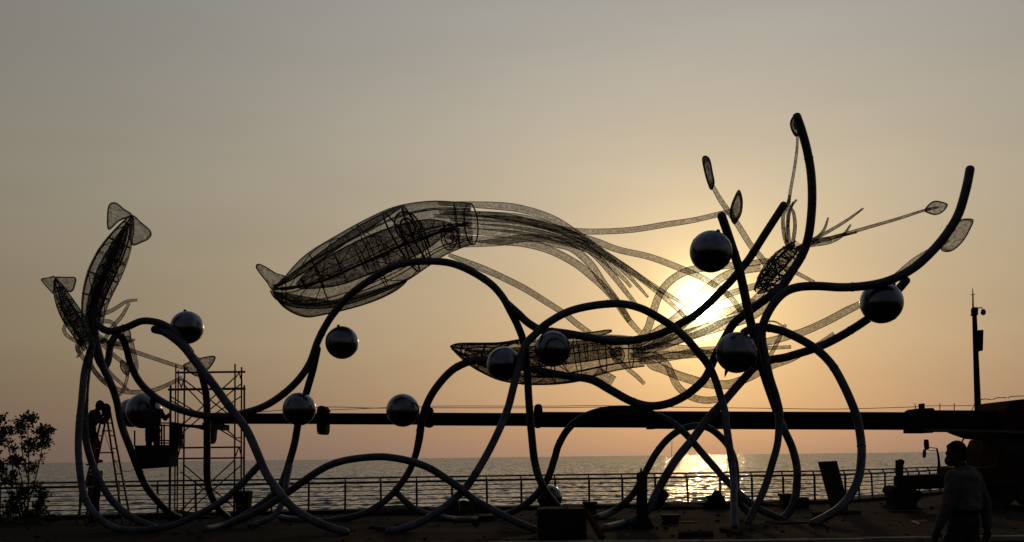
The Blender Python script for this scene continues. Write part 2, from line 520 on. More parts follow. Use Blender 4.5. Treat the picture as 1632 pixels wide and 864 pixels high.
vs = [bm.verts.new(v) for v in ((-30000, 22, -2.6), (30000, 22, -2.6), (30000, 40000, -2.6), (-30000, 40000, -2.6))]
bm.faces.new(vs)
struct('sea', bm, 'sea_water')

# ------------------------------------------------------------------ railing
rail_t = thing('railing', 'long dark metal railing with thin horizontal bars along the sea edge', 'railing')
zs = [(1.03, 0.026), (0.905, 0.034), (0.775, 0.014), (0.645, 0.014), (0.515, 0.014), (0.385, 0.014), (0.255, 0.014)]
lean = 0.0
SP = 1.06
def run(a, b, nmax, skip=0):
    d = (b - a).normalized(); L = (b - a).length
    nn = Vector((-d.y, d.x, 0))
    n = min(int(L / SP), nmax)
    for i in range(skip, n + 1):
        p = b - d * (i * SP) if skip == 0 else a + d * (i * SP)
        bm = box_bm((-0.03, -0.022, 0.08), (0.03, 0.022, 0.86))
        bmesh.ops.rotate(bm, verts=bm.verts, cent=(0, 0, 0), matrix=Matrix.Rotation(math.atan2(d.y, d.x), 3, 'Z'))
        tube_bm([(Vector((0, 0, 0.85)), 0.026), (nn * 0.03 + Vector((0, 0, 0.93)), 0.024), (nn * 0.10 + Vector((0, 0, 1.02)), 0.022)], 6, True, bm)
        o = obj('railing_post', bm, 'railing_paint', rail_t); o.location = p; o.rotation_euler = (random.gauss(0, .008), random.gauss(0, .010), 0)
    for k, (z, r) in enumerate(zs):
        off = nn * (0.10 if k == 0 else 0.0)
        e0 = b - d * (n * SP + 0.4) if skip == 0 else a
        e1 = b if skip == 0 else a + d * (n * SP)
        pts = []
        m_ = 14
        for i in range(m_ + 1):
            q = e0 + (e1 - e0) * (i / m_) + off + Vector((0, 0, z + random.uniform(-.006, .006)))
            pts.append((q, r))
        obj('handrail' if k == 0 else 'rail_bar', tube_bm(pts, 8), 'railing_paint', rail_t, True)
run(FA, FB, 36)
run(FB, FC, 14, 1)
base_at(rail_t, (FA.x, FA.y, 0.1))

# ================================================================== tube sculpture
frame = thing('tube_sculpture', 'tall sculpture of looping dark steel tubes rising like waves before the sea', 'sculpture')
def tube(pts, r, seg=14, n_per=8):
    path = px_path(pts, r, n_per)
    for end in (0, -1):                                   # rounded tube ends
        c, q = path[end]; t_ = (c - path[1 if end == 0 else -2][0]).normalized()
        ext = [(c + t_ * q * .45, q * .88), (c + t_ * q * .75, q * .62), (c + t_ * q * .88, q * .25)]
        path = ext[::-1] + path if end == 0 else path + ext
    o = obj('curved_tube', tube_bm(path, seg), 'steel_tube', frame, True)
    run_, nxt = 0.0, random.uniform(.6, 2.0)
    for i in range(1, len(path) - 2):
        run_ += (path[i][0] - path[i - 1][0]).length
        if run_ > nxt:
            nxt = run_ + random.uniform(1.6, 3.2)
            t_ = (path[i + 1][0] - path[i - 1][0]).normalized(); c, q = path[i]
            obj('weld_bead', tube_bm([(c - t_ * .035, q * .99), (c - t_ * .015, q * 1.07), (c + t_ * .015, q * 1.07), (c + t_ * .035, q * .99)], seg, False), 'frame_rod', o, True)
    return o
tube([(150,528,27.6),(147,551),(139,575),(134,598),(130,640),(126,678),(125,720),(129,765),(137,798),(157,825,25.9),(178,840),(210,846,25.6),(237,844),(276,837),(316,820),(355,798),(384,772),(413,741,26.4)], 5.6)
tube([(152,530,27.5),(145,560),(138,600),(135,650),(137,700),(147,739,27.3),(165,778),(188,808),(218,829),(246,840,'g')], 5.6)
tube([(148,505,27.6),(152,540),(157,560),(164,585),(176,610),(186,639),(194,678),(210,721,28.3),(230,770,29.0),(250,797),(268,815),(288,826,'g')], 5.8)
tube([(147,490,27.5),(150,508),(159,521),(176,528),(201,522),(225,512),(247,513),(264,519),(280,530),(293,547),(304,562,27.9)], 5.8)
tube([(247,525,27.9),(262,529),(280,541),(294,554),(306,569),(320,587),(340,613),(359,639),(376,662),(394,687),(410,722),(425,756,26.0),(444,783),(463,806),(490,825),(518,838),(550,848,'g')], 6.8)
tube([(152,560,27.8),(160,580),(166,584),(172,576),(176,551),(182,538),(188,534),(195,539),(202,556),(208,579),(220,605),(240,627,29.3),(267,645),(296,656),(322,662,29.0),(354,664),(389,658),(420,648),(449,630),(475,606),(494,578),(506,545),(519,519,28.3),(533,498),(558,470),(595,443),(630,424,27.5),(665,417),(710,418),(744,429),(779,450),(800,472,27.8),(814,497),(826,521),(835,548,28.4),(840,590),(843,640),(847,690),(853,740),(866,777,29),(886,804),(905,822,'g')], [5.6]*14+[6]*5+[6.6]*4+[7.4]*10+[6.8]*5+[6.2]*6)
tube([(808,484,28.0),(826,500),(841,514),(862,526),(885,529),(907,532),(935,537),(967,543),(993,544,28.2),(1016,541),(1040,536),(1064,527),(1086,515),(1108,502),(1130,483),(1146,467),(1163,450),(1179,431),(1195,411),(1218,375),(1249,327,27)], 6.4)
tube([(620,847,'g'),(644,842),(673,831),(701,814),(722,797),(745,774),(770,735),(790,697),(808,655,26.6),(818,618),(825,590),(831,565),(841,545),(853,533),(870,517,27.2),(903,498),(940,488),(985,484),(1020,491),(1051,507),(1079,526),(1097,543),(1113,562),(1127,579,27.3),(1138,600),(1147,627),(1155,655),(1158,680),(1161,701),(1165,728),(1169,760,26),(1170,800),(1171,839,'g')], [6.2]*12+[6.4]*12+[6.0]*9)
tube([(328,844,'g'),(357,838,26.8),(385,827),(414,814),(440,797),(463,782),(482,768),(509,750),(532,739),(560,732,26.2),(603,728),(635,731),(660,737),(684,746),(707,760),(730,776),(755,796),(778,809,25),(816,829),(852,844,'g')], 5.9)
tube([(506,556,28.5),(499,588),(490,620,28.9),(478,660),(470,704),(463,730),(456,753),(446,777),(433,791),(418,803),(399,816),(372,832,'g')], 5.8)
tube([(462,742,28.8),(458,760),(454,786),(447,808),(430,827),(398,838,'g')], 4.8)
tube([(448,825,29.9),(471,829,'g'),(510,831,29.6),(545,827),(572,821),(593,812),(616,796),(635,776),(652,751),(662,726,29.8),(668,700),(672,672),(680,645),(693,621),(713,597),(732,583),(761,574,29.0),(800,578),(845,588),(902,599,28.6),(942,605),(972,621),(1005,639),(1034,647,28.8),(1062,644),(1088,633),(1110,617),(1126,599),(1140,568,28.5),(1157,536),(1171,514),(1199,492),(1224,474,27.6),(1245,458),(1262,433),(1279,405),(1289,374),(1294,327,27.2),(1293,281),(1287,243),(1278,209),(1270,186,26.9)], [5.4]*10+[6.2]*10+[6.8]*8+[7.0]*14)
tube([(965,842,'g'),(994,835,25.6),(1017,826),(1034,811),(1045,789),(1061,759,26),(1081,728),(1104,700),(1130,665,27),(1152,642),(1170,621),(1187,602),(1204,584),(1227,574,28),(1250,570),(1271,564),(1294,557),(1314,549),(1334,539),(1353,528),(1372,516),(1390,503),(1412,484,27.8),(1444,447,27.6)], 6.8)
tube([(1186,530,27.7),(1203,522),(1220,522),(1245,527),(1264,535),(1285,546),(1300,556),(1315,569),(1329,586),(1342,609),(1355,637),(1366,667),(1372,701,26.6),(1373,728),(1369,759),(1358,785),(1340,808),(1318,823),(1296,834,'g')], 6.8)
tube([(1150,344,26.9),(1163,382),(1177,426),(1185,460),(1195,508,27.4),(1205,548),(1218,596),(1232,640,27.6),(1242,668),(1252,690),(1263,715),(1270,745),(1270,772),(1267,795),(1258,816),(1246,827,'g')], [7.2]*7+[6.2]*9)
tube([(1546,270,26.3),(1540,300),(1528,340),(1510,371),(1486,400),(1456,427),(1420,446),(1384,455),(1343,458),(1302,456),(1271,458),(1249,467,27),(1231,487),(1218,512),(1214,535),(1218,562),(1226,600),(1236,632),(1242,660,27.1),(1241,690),(1238,713),(1230,741),(1221,771),(1208,802),(1192,832,'g')], [7.2]*12+[6.8]*7+[5.8]*6)
tube([(952,825,'g'),(977,815,29.6),(996,801),(1013,782),(1028,754,29.3),(1044,725),(1062,702),(1083,686),(1108,679,29),(1129,682),(1147,695),(1162,713),(1171,737),(1173,762,29.2),(1174,785),(1181,803),(1196,821,'g')], 5.6)
tube([(632,785,29.8),(646,799),(661,811),(682,820),(711,826,'g'),(739,829,'g'),(768,828),(790,823),(814,817,29.7),(840,802),(860,782),(874,760),(884,730),(890,710),(903,687),(922,669),(949,657),(980,652,29.2),(1013,653),(1044,661),(1070,673),(1094,693),(1114,716,28.6),(1132,737),(1157,765),(1181,789),(1205,808),(1228,820),(1248,828,'g')], [5.2]*9+[5.7]*20)
tube([(314,574,28.1),(322,600),(328,625),(330,653,29.2),(330,690),(330,722),(330,755),(332,775,30),(338,793),(348,811),(362,823,'g')], 5.6)
# flanges where short stub tubes meet the long ones
base_at(frame, on_ground(800, 27))

# ------------------------------------------------------------------ spheres
def sphere(px, py, r, D, label, lug=None, tilt=0.3):
    s = thing('steel_sphere', label, 'sphere', 'polished steel spheres on the tube sculpture')
    c = P(px, py, D); rad = PX(r, D)
    bm = bmesh.new()
    bmesh.ops.create_uvsphere(bm, u_segments=48, v_segments=28, radius=rad)
    o = obj('ball', bm, 'sphere_steel', s, True)
    o.matrix_local = Matrix.Translation(c) @ Matrix.Rotation(tilt, 4, 'Y') @ Matrix.Rotation(random.uniform(0, 3), 4, 'Z')
    # weld seam around the ball
    ring = []
    rot = Matrix.Rotation(tilt + random.uniform(.5, 1.1), 3, 'X') @ Matrix.Rotation(random.uniform(-.5, .5), 3, 'Y')
    for i in range(41):
        a = 2 * math.pi * i / 40
        ring.append((c + rot @ (Vector((math.cos(a), math.sin(a), 0)) * rad), rad * 0.013))
    obj('weld_seam', tube_bm(ring, 5, False), 'sphere_seam', s, True)
    if lug is not None:
        d = Vector((math.sin(lug), -0.1, math.cos(lug))).normalized()
        b2 = tube_bm([(c + d * rad * 0.97, rad * 0.11), (c + d * rad * 1.06, rad * 0.09), (c + d * rad * 1.10, rad * 0.05)], 8)
        obj('lug', b2, 'sphere_seam', s)
    return s
sphere(298,522,26.5,28.2,'dark steel sphere on the curved tube above the scaffold', -0.1)
sphere(229,655,28,29.9,'steel sphere beside the worker in the crane basket')
sphere(210,658,23,30.6,'steel sphere half hidden behind the one at the crane basket')
sphere(545,546,26.5,28.4,'steel sphere hanging under the body of the largest squid', -0.2)
sphere(477,652,26.5,28.45,'steel sphere overlapping the crane boom beside its pulley block')
sphere(642,654,26.5,29.3,'steel sphere overlapping the middle of the crane boom')
sphere(803,580,27.5,27.25,'left of two steel spheres in front of the lower squid')
sphere(881,556,29,27.9,'right of two steel spheres in front of the lower squid')
sphere(1133,401,34,26.7,'highest steel sphere, just above the setting sun', 0.35)
s9 = sphere(1174,562,33,26.85,'steel sphere with a small spike below, under the setting sun')
obj('spike', tube_bm([(P(1160,585,26.7), PX(4,26.7)), (P(1157,594,26.7), PX(2.4,26.7)), (P(1155,601,26.7), PX(.6,26.7))], 8), 'sphere_seam', s9)
sphere(1405,482,34,27.2,'steel sphere at the far right end of the sculpture', 0.6)
sphere(876,793,20,29.9,'small steel sphere low down behind the concrete block')

# ------------------------------------------------------------------ squids
def mantle(root, pts, rs, D, name='mantle', m='wire_mesh', seg=20, rings=0, stringers=0, rod_px=0.8, n_per=6, cross=False):
    path = px_path([(x, y, D) if i == 0 else (x, y) for i, (x, y) in enumerate(pts)], rs, n_per)
    obj(name, tube_bm(path, seg, False), m, root, True)
    n = len(path); rr = PX(rod_px, D)
    def frame_at(i):
        a = path[max(i - 1, 0)][0]; b = path[min(i + 1, n - 1)][0]
        t = (b - a).normalized(); y = Vector((0, 1, 0)); y = (y - t * y.dot(t)).normalized()
        return path[i][0], path[i][1], y, t.cross(y)
    for k in range(rings):
        i = int((k + 0.8) / (rings + 0.3) * (n - 1)); i = min(i, n - 1)
        c, r, u, v = frame_at(i)
        tilt_ = random.uniform(-.12, .12)
        tdir = u.cross(v)
        pr = [(c + (u * math.cos(2 * math.pi * q / 20) + v * math.sin(2 * math.pi * q / 20)) * r * 0.985 + tdir * math.cos(2 * math.pi * q / 20) * r * tilt_, rr) for q in range(21)]
        obj('ring_hoop', tube_bm(pr, 5, False), 'frame_rod', root, True)
    for k in range(stringers):
        a = 2 * math.pi * (k + 0.35) / stringers
        pr = []
        for i in range(0, n, 2):
            c, r, u, v = frame_at(i)
            pr.append((c + (u * math.cos(a) + v * math.sin(a)) * r * 0.985, rr))
        obj('stringer_rod', tube_bm(pr, 5), 'frame_rod', root, True)
    if cross:
        for k in range(10 if cross is True else cross):
            a0 = random.uniform(0, 6.28); da = random.choice((-1, 1)) * random.uniform(1.6, 3.0)
            i0 = random.randint(0, int(n * 0.6)); i1 = min(n - 1, i0 + random.randint(int(n * .18), int(n * .35)))
            pr = []
            for i in range(i0, i1 + 1, 2):
                c, r, u, v = frame_at(i); a = a0 + da * (i - i0) / max(1, i1 - i0)
                pr.append((c + (u * math.cos(a) + v * math.sin(a)) * r * 0.97, rr * 0.9))
            if len(pr) > 1: obj('brace_rod', tube_bm(pr, 5), 'frame_rod', root, True)
    return path
def tentacle(root, pts, r, D=None, m='wire_mesh_fine', name='tentacle', seg=10):
    path = px_path(pts, r, 6, D)
    o = obj(name, tube_bm(path, seg, 'mesh' not in m), m, root, True)
    if 'mesh' in m:                                   # wires that stiffen the sleeve along both sides
        for sg in (-1, 1):
            pr = []
            for i in range(0, len(path)):
                t_ = (path[min(i + 1, len(path) - 1)][0] - path[max(i - 1, 0)][0]).normalized()
                n_ = t_.cross(Vector((0, 1, 0)))
                n_ = n_.normalized() if n_.length > 1e-4 else Vector((0, 0, 1))
                pr.append((path[i][0] + n_ * sg * path[i][1] * .97, PX(.42, 28)))
            obj('edge_wire', tube_bm(pr, 4), 'frame_rod', o, True)
    return o
def blade(root, poly, D, name, bulge=0.08, m='wire_mesh', rim=0.9, rib=None):
    bm, v = leaf_bm(poly, D, bulge)
    o = obj(name, bm, m, root, True)
    rr = PX(rim, D)
    obj('rim_wire', tube_bm([(q, rr) for q in v + [v[0]]], 5, False), 'frame_rod', o, True)
    if rib:
        obj('midrib', tube_bm(px_path([(x, y, D) for x, y in rib], rim * 1.2, 4), 5), 'frame_rod', o, True)
    return o
def eye(root, px, py, r, D, tilt=0.0, sx=0.8):
    c = P(px, py, D); rad = PX(r, D)
    for q, s in ((1.0, 0.035), (0.55, 0.04)):
        pr = []
        for i in range(25):
            a = 2 * math.pi * i / 24
            x_, z_ = math.cos(a) * sx, math.sin(a)
            pr.append((c + Vector((x_ * math.cos(tilt) - z_ * math.sin(tilt), -0.04 * (q < 1), x_ * math.sin(tilt) + z_ * math.cos(tilt))) * rad * q, rad * s * 1.6))
        obj('eye_hoop', tube_bm(pr, 6, False), 'frame_rod', root, True)
    bm = bmesh.new(); uvl = bm.loops.layers.uv.verify()
    bmesh.ops.create_circle(bm, cap_ends=True, cap_tris=True, segments=24, radius=rad * 0.97, matrix=Matrix.Translation(c) @ Matrix.Rotation(-tilt, 4, 'Y') @ Matrix.Diagonal((sx, 1, 1, 1)) @ Matrix.Rotation(math.pi / 2, 4, 'X'))
    for f in bm.faces:
        for lp in f.loops: lp[uvl].uv = (lp.vert.co.x, lp.vert.co.z)
    obj('eye_disc', bm, 'wire_mesh', root)

SQ = 'wire mesh squids on the tube sculpture'
# --- the big squid lying on the high arch
qc = thing('squid_sculpture', 'largest wire mesh squid, lying along the top of the high tube arch', 'sculpture', SQ)
DC = 29.0
mantle(qc, [(434,459),(446,464),(470,462),(510,447),(560,426),(610,402),(650,381),(690,366),(728,359),(752,357)], [6,17,31,48,56,59,56,47,38,33], DC, 'mantle', 'wire_mesh', 28, 5, 8, 0.95, 6, 5)
mantle(qc, [(474,456),(492,448),(530,433),(570,415),(610,398),(650,383),(690,368),(722,361)], [4,14,25,29,30,29,20,5], DC, 'inner_core', 'wire_mesh_dense', 16, 8, 4, 0.9, 6, 5)
tentacle(qc, [(437,461,28.6),(500,452),(560,428),(640,392),(700,370),(745,355)], [2.2,2.2], name='spine_rod', m='frame_rod')
blade(qc, [(436,461),(425,449),(413,434),(408,425),(412,421),(424,426),(440,436),(457,443)], 28.9, 'tail_fin', 0.06)
blade(qc, [(436,464),(447,484),(466,498),(488,505),(512,502),(560,491),(600,478),(632,462),(648,446),(610,462),(560,478),(510,487),(470,484)], 28.6, 'side_fin', 0.05, 'wire_mesh_dense', 1.2)
blade(qc, [(438,458),(470,432),(510,403),(555,371),(600,345),(642,327),(612,349),(570,375),(525,405),(480,437)], 29.0, 'side_fin', 0.05, 'wire_mesh_dense', 1.2)
for cx_, cy_, rr_, tl_ in ((640,386,54.5,.5),(664,374,48.5,.42)):
    cc = P(cx_, cy_, DC); tv = Vector((math.cos(tl_), 0, math.sin(tl_))); uv_ = Vector((-math.sin(tl_), 0, math.cos(tl_)))
    obj('mantle_collar', tube_bm([(cc + (Vector((0, 1, 0)) * math.cos(a) + uv_ * math.sin(a) + tv * .16 * math.cos(a)) * PX(rr_, DC), PX(1.5, DC)) for a in [2 * math.pi * i / 32 for i in range(33)]], 6, False), 'frame_rod', qc, True)
hoop_c = P(751,357,DC)
obj('mouth_hoop', tube_bm([(hoop_c + Vector((0.30 * math.cos(a), math.cos(a), math.sin(a))) * PX(33, DC), PX(1.3, DC)) for a in [2 * math.pi * i / 28 for i in range(29)]], 6, False), 'frame_rod', qc, True)
eye(qc, 650,362, 27, 27.95, 0.5, 0.72); eye(qc, 716,378, 21, 28.35, 0.0, 0.62); eye(qc, 724,372, 12, 28.3)
tl = [
 ([(700,338,28.6),(800,345),(870,360),(915,368),(960,369),(1010,366),(1060,358),(1110,350),(1171,335,28)], [2.7,5.4,5.1,4.6,4.6,4.6,4.6,4.2,3.9]),
 ([(698,324,28.9),(790,328),(835,334),(880,349),(920,373),(960,402),(1000,438),(1033,474,28)], [2.7,6.2,6.2,6.2,5.4,4.2,3.1,1.6]),
 ([(708,338,29.2),(820,346),(880,362),(930,384),(990,421),(1040,455),(1087,483,28.4)], [2.7,6.2,6.2,6.2,4.6,3.9,2.3]),
 ([(718,350,28.7),(830,360),(900,378),(950,399),(1010,436),(1060,475),(1092,506,28.6)], [2.7,6.2,6.2,6.2,4.6,3.9,2.3]),
 ([(692,344,29.4),(830,352),(900,370),(950,385),(985,398),(1037,410),(1085,428),(1113,440),(1137,453),(1157,467),(1171,482),(1181,497,28.5)], [2.7,6.2,5.4,5.4,5.1,5.1,5.1,4.8,4.6,4.6,4.2,3.9]),
 ([(712,378,28.6),(794,384),(836,388),(877,399),(916,419),(943,440),(968,464),(985,485),(1002,510),(1020,530,28.6)], [2.7,6.2,6.2,6.2,6.2,6.2,5.4,5.4,4.6,3.9]),
 ([(702,366,29.2),(800,372),(850,378),(884,388),(912,396),(940,420),(961,450),(985,482),(1004,512,28.9)], [2.7,6.2,6.2,6.2,6.2,6.2,5.4,4.6,3.9]),
 ([(722,358,29.3),(820,366),(890,380),(933,395),(954,412),(978,440),(1002,471),(1016,488,29)], [2.7,6.2,6.2,6.2,5.4,4.6,3.5,2.3]),
 ([(715,406,28.8),(759,424),(794,439),(836,460),(870,481),(898,499),(919,516),(940,531,28.8)], [2.7,5.1,5.1,5.1,4.8,4.6,4.6,4.2]),
 ([(716,392,28.5),(794,386),(829,380),(870,380),(915,390),(950,406),(990,440),(1006,458,28.6)], [2.7,6.2,6.2,6.2,5.4,4.6,3.1,2.3]),
]
for p_, r_ in tl: tentacle(qc, p_, r_)
blade(qc, [(1178,303),(1183,318),(1182,337),(1177,349),(1170,357),(1164,345),(1165,330),(1171,314)], 28, 'tentacle_club', 0.07, 'wire_mesh_doubled')
# --- the lower squid
qd = thing('squid_sculpture', 'lower wire mesh squid pointing left behind two steel spheres', 'sculpture', SQ)
DD = 29.3
mantle(qd, [(720,553),(745,560),(780,571),(820,577),(860,577),(900,573),(940,567),(980,562),(1027,561)], [3,13,26,34,37,37,34,29,23], DD, 'mantle', 'wire_mesh', 24, 8, 7, 0.95, 6, True)
mantle(qd, [(740,560),(790,567),(850,568),(900,563),(950,557),(990,553)], [3,12,17,18,17,14], DD, 'inner_core', 'wire_mesh_dense', 14, 6, 3, 0.9, 6, True)
blade(qd, [(718,553),(728,548),(745,547),(770,547),(800,546),(832,541),(800,553),(765,554),(740,556)], 29.0, 'side_fin', 0.05, 'wire_mesh_dense', 1.2)
blade(qd, [(722,556),(742,577),(765,592),(800,607),(850,613),(900,611),(945,602),(900,600),(850,601),(805,594),(765,579)], 29.0, 'side_fin', 0.05, 'wire_mesh_dense', 1.0)
blade(qd, [(885,525),(907,532),(940,530),(970,526),(973,529),(950,536),(920,540)], 28.7, 'top_flap', 0.05, 'wire_mesh_dense', 1.2)
eye(qd, 985,566, 13, 28.6)
tentacle(qd, [(950,592,28.8),(964,600),(978,608)], [8,8.5,8.5], name='siphon')
dl = [
 ([(1004,555,29),(1030,528),(1040,500),(1050,472),(1063,453),(1079,440),(1096,432),(1115,428),(1140,425),(1165,423),(1195,420),(1225,416),(1250,426),(1275,438),(1298,450,28.5)], [6]*9+[5,4.5,4,3.5,3,2.5]),
 ([(1014,552,28.8),(1042,533),(1065,517),(1090,497),(1121,467),(1134,455),(1148,444),(1166,435),(1189,430),(1213,427,28.5)], [3.5,7,7,7,7,6.5,6.5,6,6,5.5]),
 ([(1022,562,28.9),(1050,550),(1079,540),(1110,530),(1150,518),(1190,506),(1216,490),(1232,474,28.3)], [3.5,9,9,9,9,8.5,7.5,6]),
 ([(1008,558,29.2),(1050,545),(1079,532),(1110,516),(1147,500),(1175,492),(1205,481,28.4)], [3.5,7,7,6.5,6.5,6,6]),
 ([(1026,556,29.4),(1060,538),(1100,508),(1130,484),(1147,475),(1170,466),(1204,456,28.5)], [3.5,6,5.5,5.5,5,5,5]),
 ([(1012,560,28.7),(1040,555),(1059,554),(1080,556),(1105,559),(1124,564),(1140,568,28.4)], [3.5,7,7,7,6.5,6,5]),
 ([(1018,576,28.7),(1040,573),(1064,569),(1089,565),(1113,560),(1150,557),(1220,555),(1261,553,28)], [3.5,6.5,6.5,6.5,6,5,3,2.4]),
 ([(1028,572,29),(1040,582),(1056,588),(1080,598),(1105,606),(1124,611),(1145,613),(1166,612),(1196,600),(1230,583),(1262,572),(1300,551),(1314,542),(1329,531,28)], [3.5,7,7,7,7,7,7,7,6.5,5.5,4.5,3.4,3,2.4]),
 ([(1006,566,29.2),(1040,566),(1053,573),(1064,583),(1071,598),(1079,614),(1092,627),(1108,635),(1127,638),(1146,636,28.5)], [3.5,5.5,5.5,5.5,5.5,5.5,5.5,5.5,5.5,5]),
 ([(975,566,28.8),(990,578),(1004,591),(1016,601),(1027,612,28.5)], [3.4,3.4,3.4,3.2,2.6]),
 ([(1004,568,29.4),(1080,566),(1140,562),(1190,552),(1217,546),(1235,542),(1258,535),(1277,530),(1301,520),(1326,508),(1350,495),(1372,484,28.2),(1400,464),(1429,440),(1456,416),(1482,400),(1512,382,27.4)], [6]*11+[5,5,5,4,4,3]),
 ([(1190,575,28.4),(1222,573),(1230,562),(1239,545),(1252,517,28)], [2,3,3,3,2.2]),
 ([(1014,558,29.6),(1080,543),(1140,520),(1195,484),(1226,448),(1218,418),(1197,392),(1173,354),(1149,320),(1136,297,28)], [3.5,5,5,5,5,4.8,4.8,4.6,4,3]),
]
for p_, r_ in dl: tentacle(qd, p_, r_)
blade(qd, [(1120,253),(1125,249),(1131,255),(1135,274),(1138,291),(1134,302),(1129,293),(1123,272)], 28, 'tentacle_club', 0.07, 'wire_mesh_doubled', 1.3)
blade(qd, [(1500,397),(1516,400),(1534,385),(1546,365),(1551,351),(1541,349),(1530,352),(1514,372)], 27.3, 'tentacle_club', 0.05, 'wire_mesh')
# --- the small squid at the right
qe = thing('squid_sculpture', 'small wire lattice squid with arms spread upward, right of the sun', 'sculpture', SQ)
DE = 27.9
mantle(qe, [(1205,464),(1216,455),(1231,440),(1246,424),(1260,408),(1274,391)], [5,14,21,23,20,11], DE, 'mantle', 'wire_mesh_fine', 18, 3, 4, 1.3, 6, 22)
mantle(qe, [(1212,458),(1224,443),(1238,426),(1252,410),(1268,394)], [3,7,10,10,7], DE, 'inner_core', 'wire_mesh', 12, 2, 2, 1.2, 6, 8)
el = [
 ([(1262,398,27.8),(1254,385),(1255,354),(1258,316),(1265,275),(1270,240),(1271,214,27)], [2.6,2.6,2.4,2.4,2.2,2,1.6]),
 ([(1260,400,27.8),(1252,384),(1248,361),(1249,340),(1256,323),(1258,310)], [2.6,2.8,2.8,2.6,2.2,1.4]),
 ([(1264,398,27.7),(1264,386),(1267,361),(1265,340),(1261,330),(1270,318)], [2.6,2.8,2.8,2.4,2,1.2]),
 ([(1262,398,27.9),(1258,384),(1256,360),(1258,340),(1264,322)], [2.4,2.4,2.4,2.2,1.2]),
 ([(1270,396,28.2),(1293,386),(1312,368),(1320,347)], [2.4,2.4,2,1.2]),
 ([(1270,396,28.3),(1294,383),(1322,368),(1350,351),(1376,332)], [2.8,2.8,2.4,2,1.2]),
 ([(1268,398,28.4),(1293,388),(1340,375),(1392,360),(1430,349),(1474,335),(1496,330)], [3,3,2.8,2.4,2.2,1.8,1.4]),
 ([(1268,399,28.5),(1291,391),(1322,386),(1343,375),(1356,358)], [3,3.2,2.8,2,1.2]),
 ([(1268,399,28.1),(1295,385),(1330,378),(1366,370)], [3,3,2.4,1.4]),
]
for p_, r_ in el: tentacle(qe, p_, r_, m='wire_mesh_dense', seg=8)
blade(qe, [(1263,188),(1260,198),(1264,211),(1270,217),(1275,205),(1275,190),(1268,183)], 27.1, 'tentacle_club', 0.07, 'wire_mesh_doubled', 1.3)
blade(qe, [(1474,335),(1483,324),(1492,320.5),(1504,323),(1510,327),(1503,337),(1492,342),(1481,340)], 28.5, 'tentacle_club', 0.05, 'wire_mesh', 0.9)
# --- upright squid at the left
qa = thing('squid_sculpture', 'upright wire mesh squid at the left, its two pale fins on top', 'sculpture', SQ)
DA = 27.7
mantle(qa, [(210,344),(203,360),(190,387),(178,411),(166,437),(156,463),(149,492),(147,522)], [2,11,20,24.5,25.5,23,19,15], DA, 'mantle', 'wire_mesh', 20, 6, 7, 0.9, 6, True)
mantle(qa, [(203,357),(190,387),(178,412),(167,437),(157,464),(149,495),(147,525)], [3,10,13,14,13,12,10], DA, 'inner_core', 'wire_mesh_dense', 14, 8, 4, 0.8, 6, True)
tentacle(qa, [(200,362,27.5),(185,398),(170,430),(157,462),(149,495),(147,535)], [2,4,5,6,6.5,6.5], name='spine_tube', m='frame_rod')
blade(qa, [(173,366),(171,345),(173,329),(178,323.5),(186,324),(197,333),(210,343),(190,352)], 27.7, 'fin', 0.06, 'wire_mesh_fine', 0.8)
blade(qa, [(210,343),(225,355),(238,366),(241,374),(236,381),(226,386),(210,390),(206,365)], 27.7, 'fin', 0.06, 'wire_mesh_fine', 0.8)
al = [
 ([(150,505,27.8),(161,501),(180,494),(201,481),(219,478)], [3,3.4,3,2.4,1.8]),
 ([(160,546,27.8),(168,539),(180,520),(194,504),(206,483)], [3,3,3,2.8,2]),
 ([(150,510,27.6),(162,512),(176,513),(186,522)], [3,3,3,2]),
 ([(150,540,27.9),(179,550),(209,559),(245,571),(281,583),(300,588)], [3,3.2,3.2,3,2.8,2.6]),
 ([(140,560,27.9),(147,585),(160,603),(179,617),(200,624),(222,625),(245,622),(272,611),(290,601)], [3,3.2,3.4,3.6,3.6,3.4,3.2,3,2.6]),
 ([(152,555,28.2),(172,590),(193,611),(205,622)], [3,2.6,2.2,1.4]),
 ([(152,545,28.3),(164,550),(181,566),(197,580),(203,598),(196,622),(188,632)], [3,3,3,3,2.4,2.2,1.8]),
 ([(150,530,28.5),(180,548),(205,539),(213,561),(218,586),(212,597)], [3,3,3,3,2.6,2]),
 ([(150,536,28.0),(180,548),(200,547),(215,541)], [3,3,2.4,1.6]),
]
for p_, r_ in al: tentacle(qa, p_, r_, seg=8)
blade(qa, [(292,583),(303,577),(320,571),(342,568),(339,579),(331,589),(318,600),(303,594)], 28.2, 'tentacle_club', 0.06, 'wire_mesh')
blade(qa, [(193,575),(200,578),(206,588),(204,598),(197,594),(192,585)], 28.2, 'tentacle_club', 0.04, 'wire_mesh')
blade(qa, [(194,518),(203,522),(208,532),(207,545),(200,540),(196,530)], 28.4, 'tentacle_club', 0.04, 'wire_mesh')
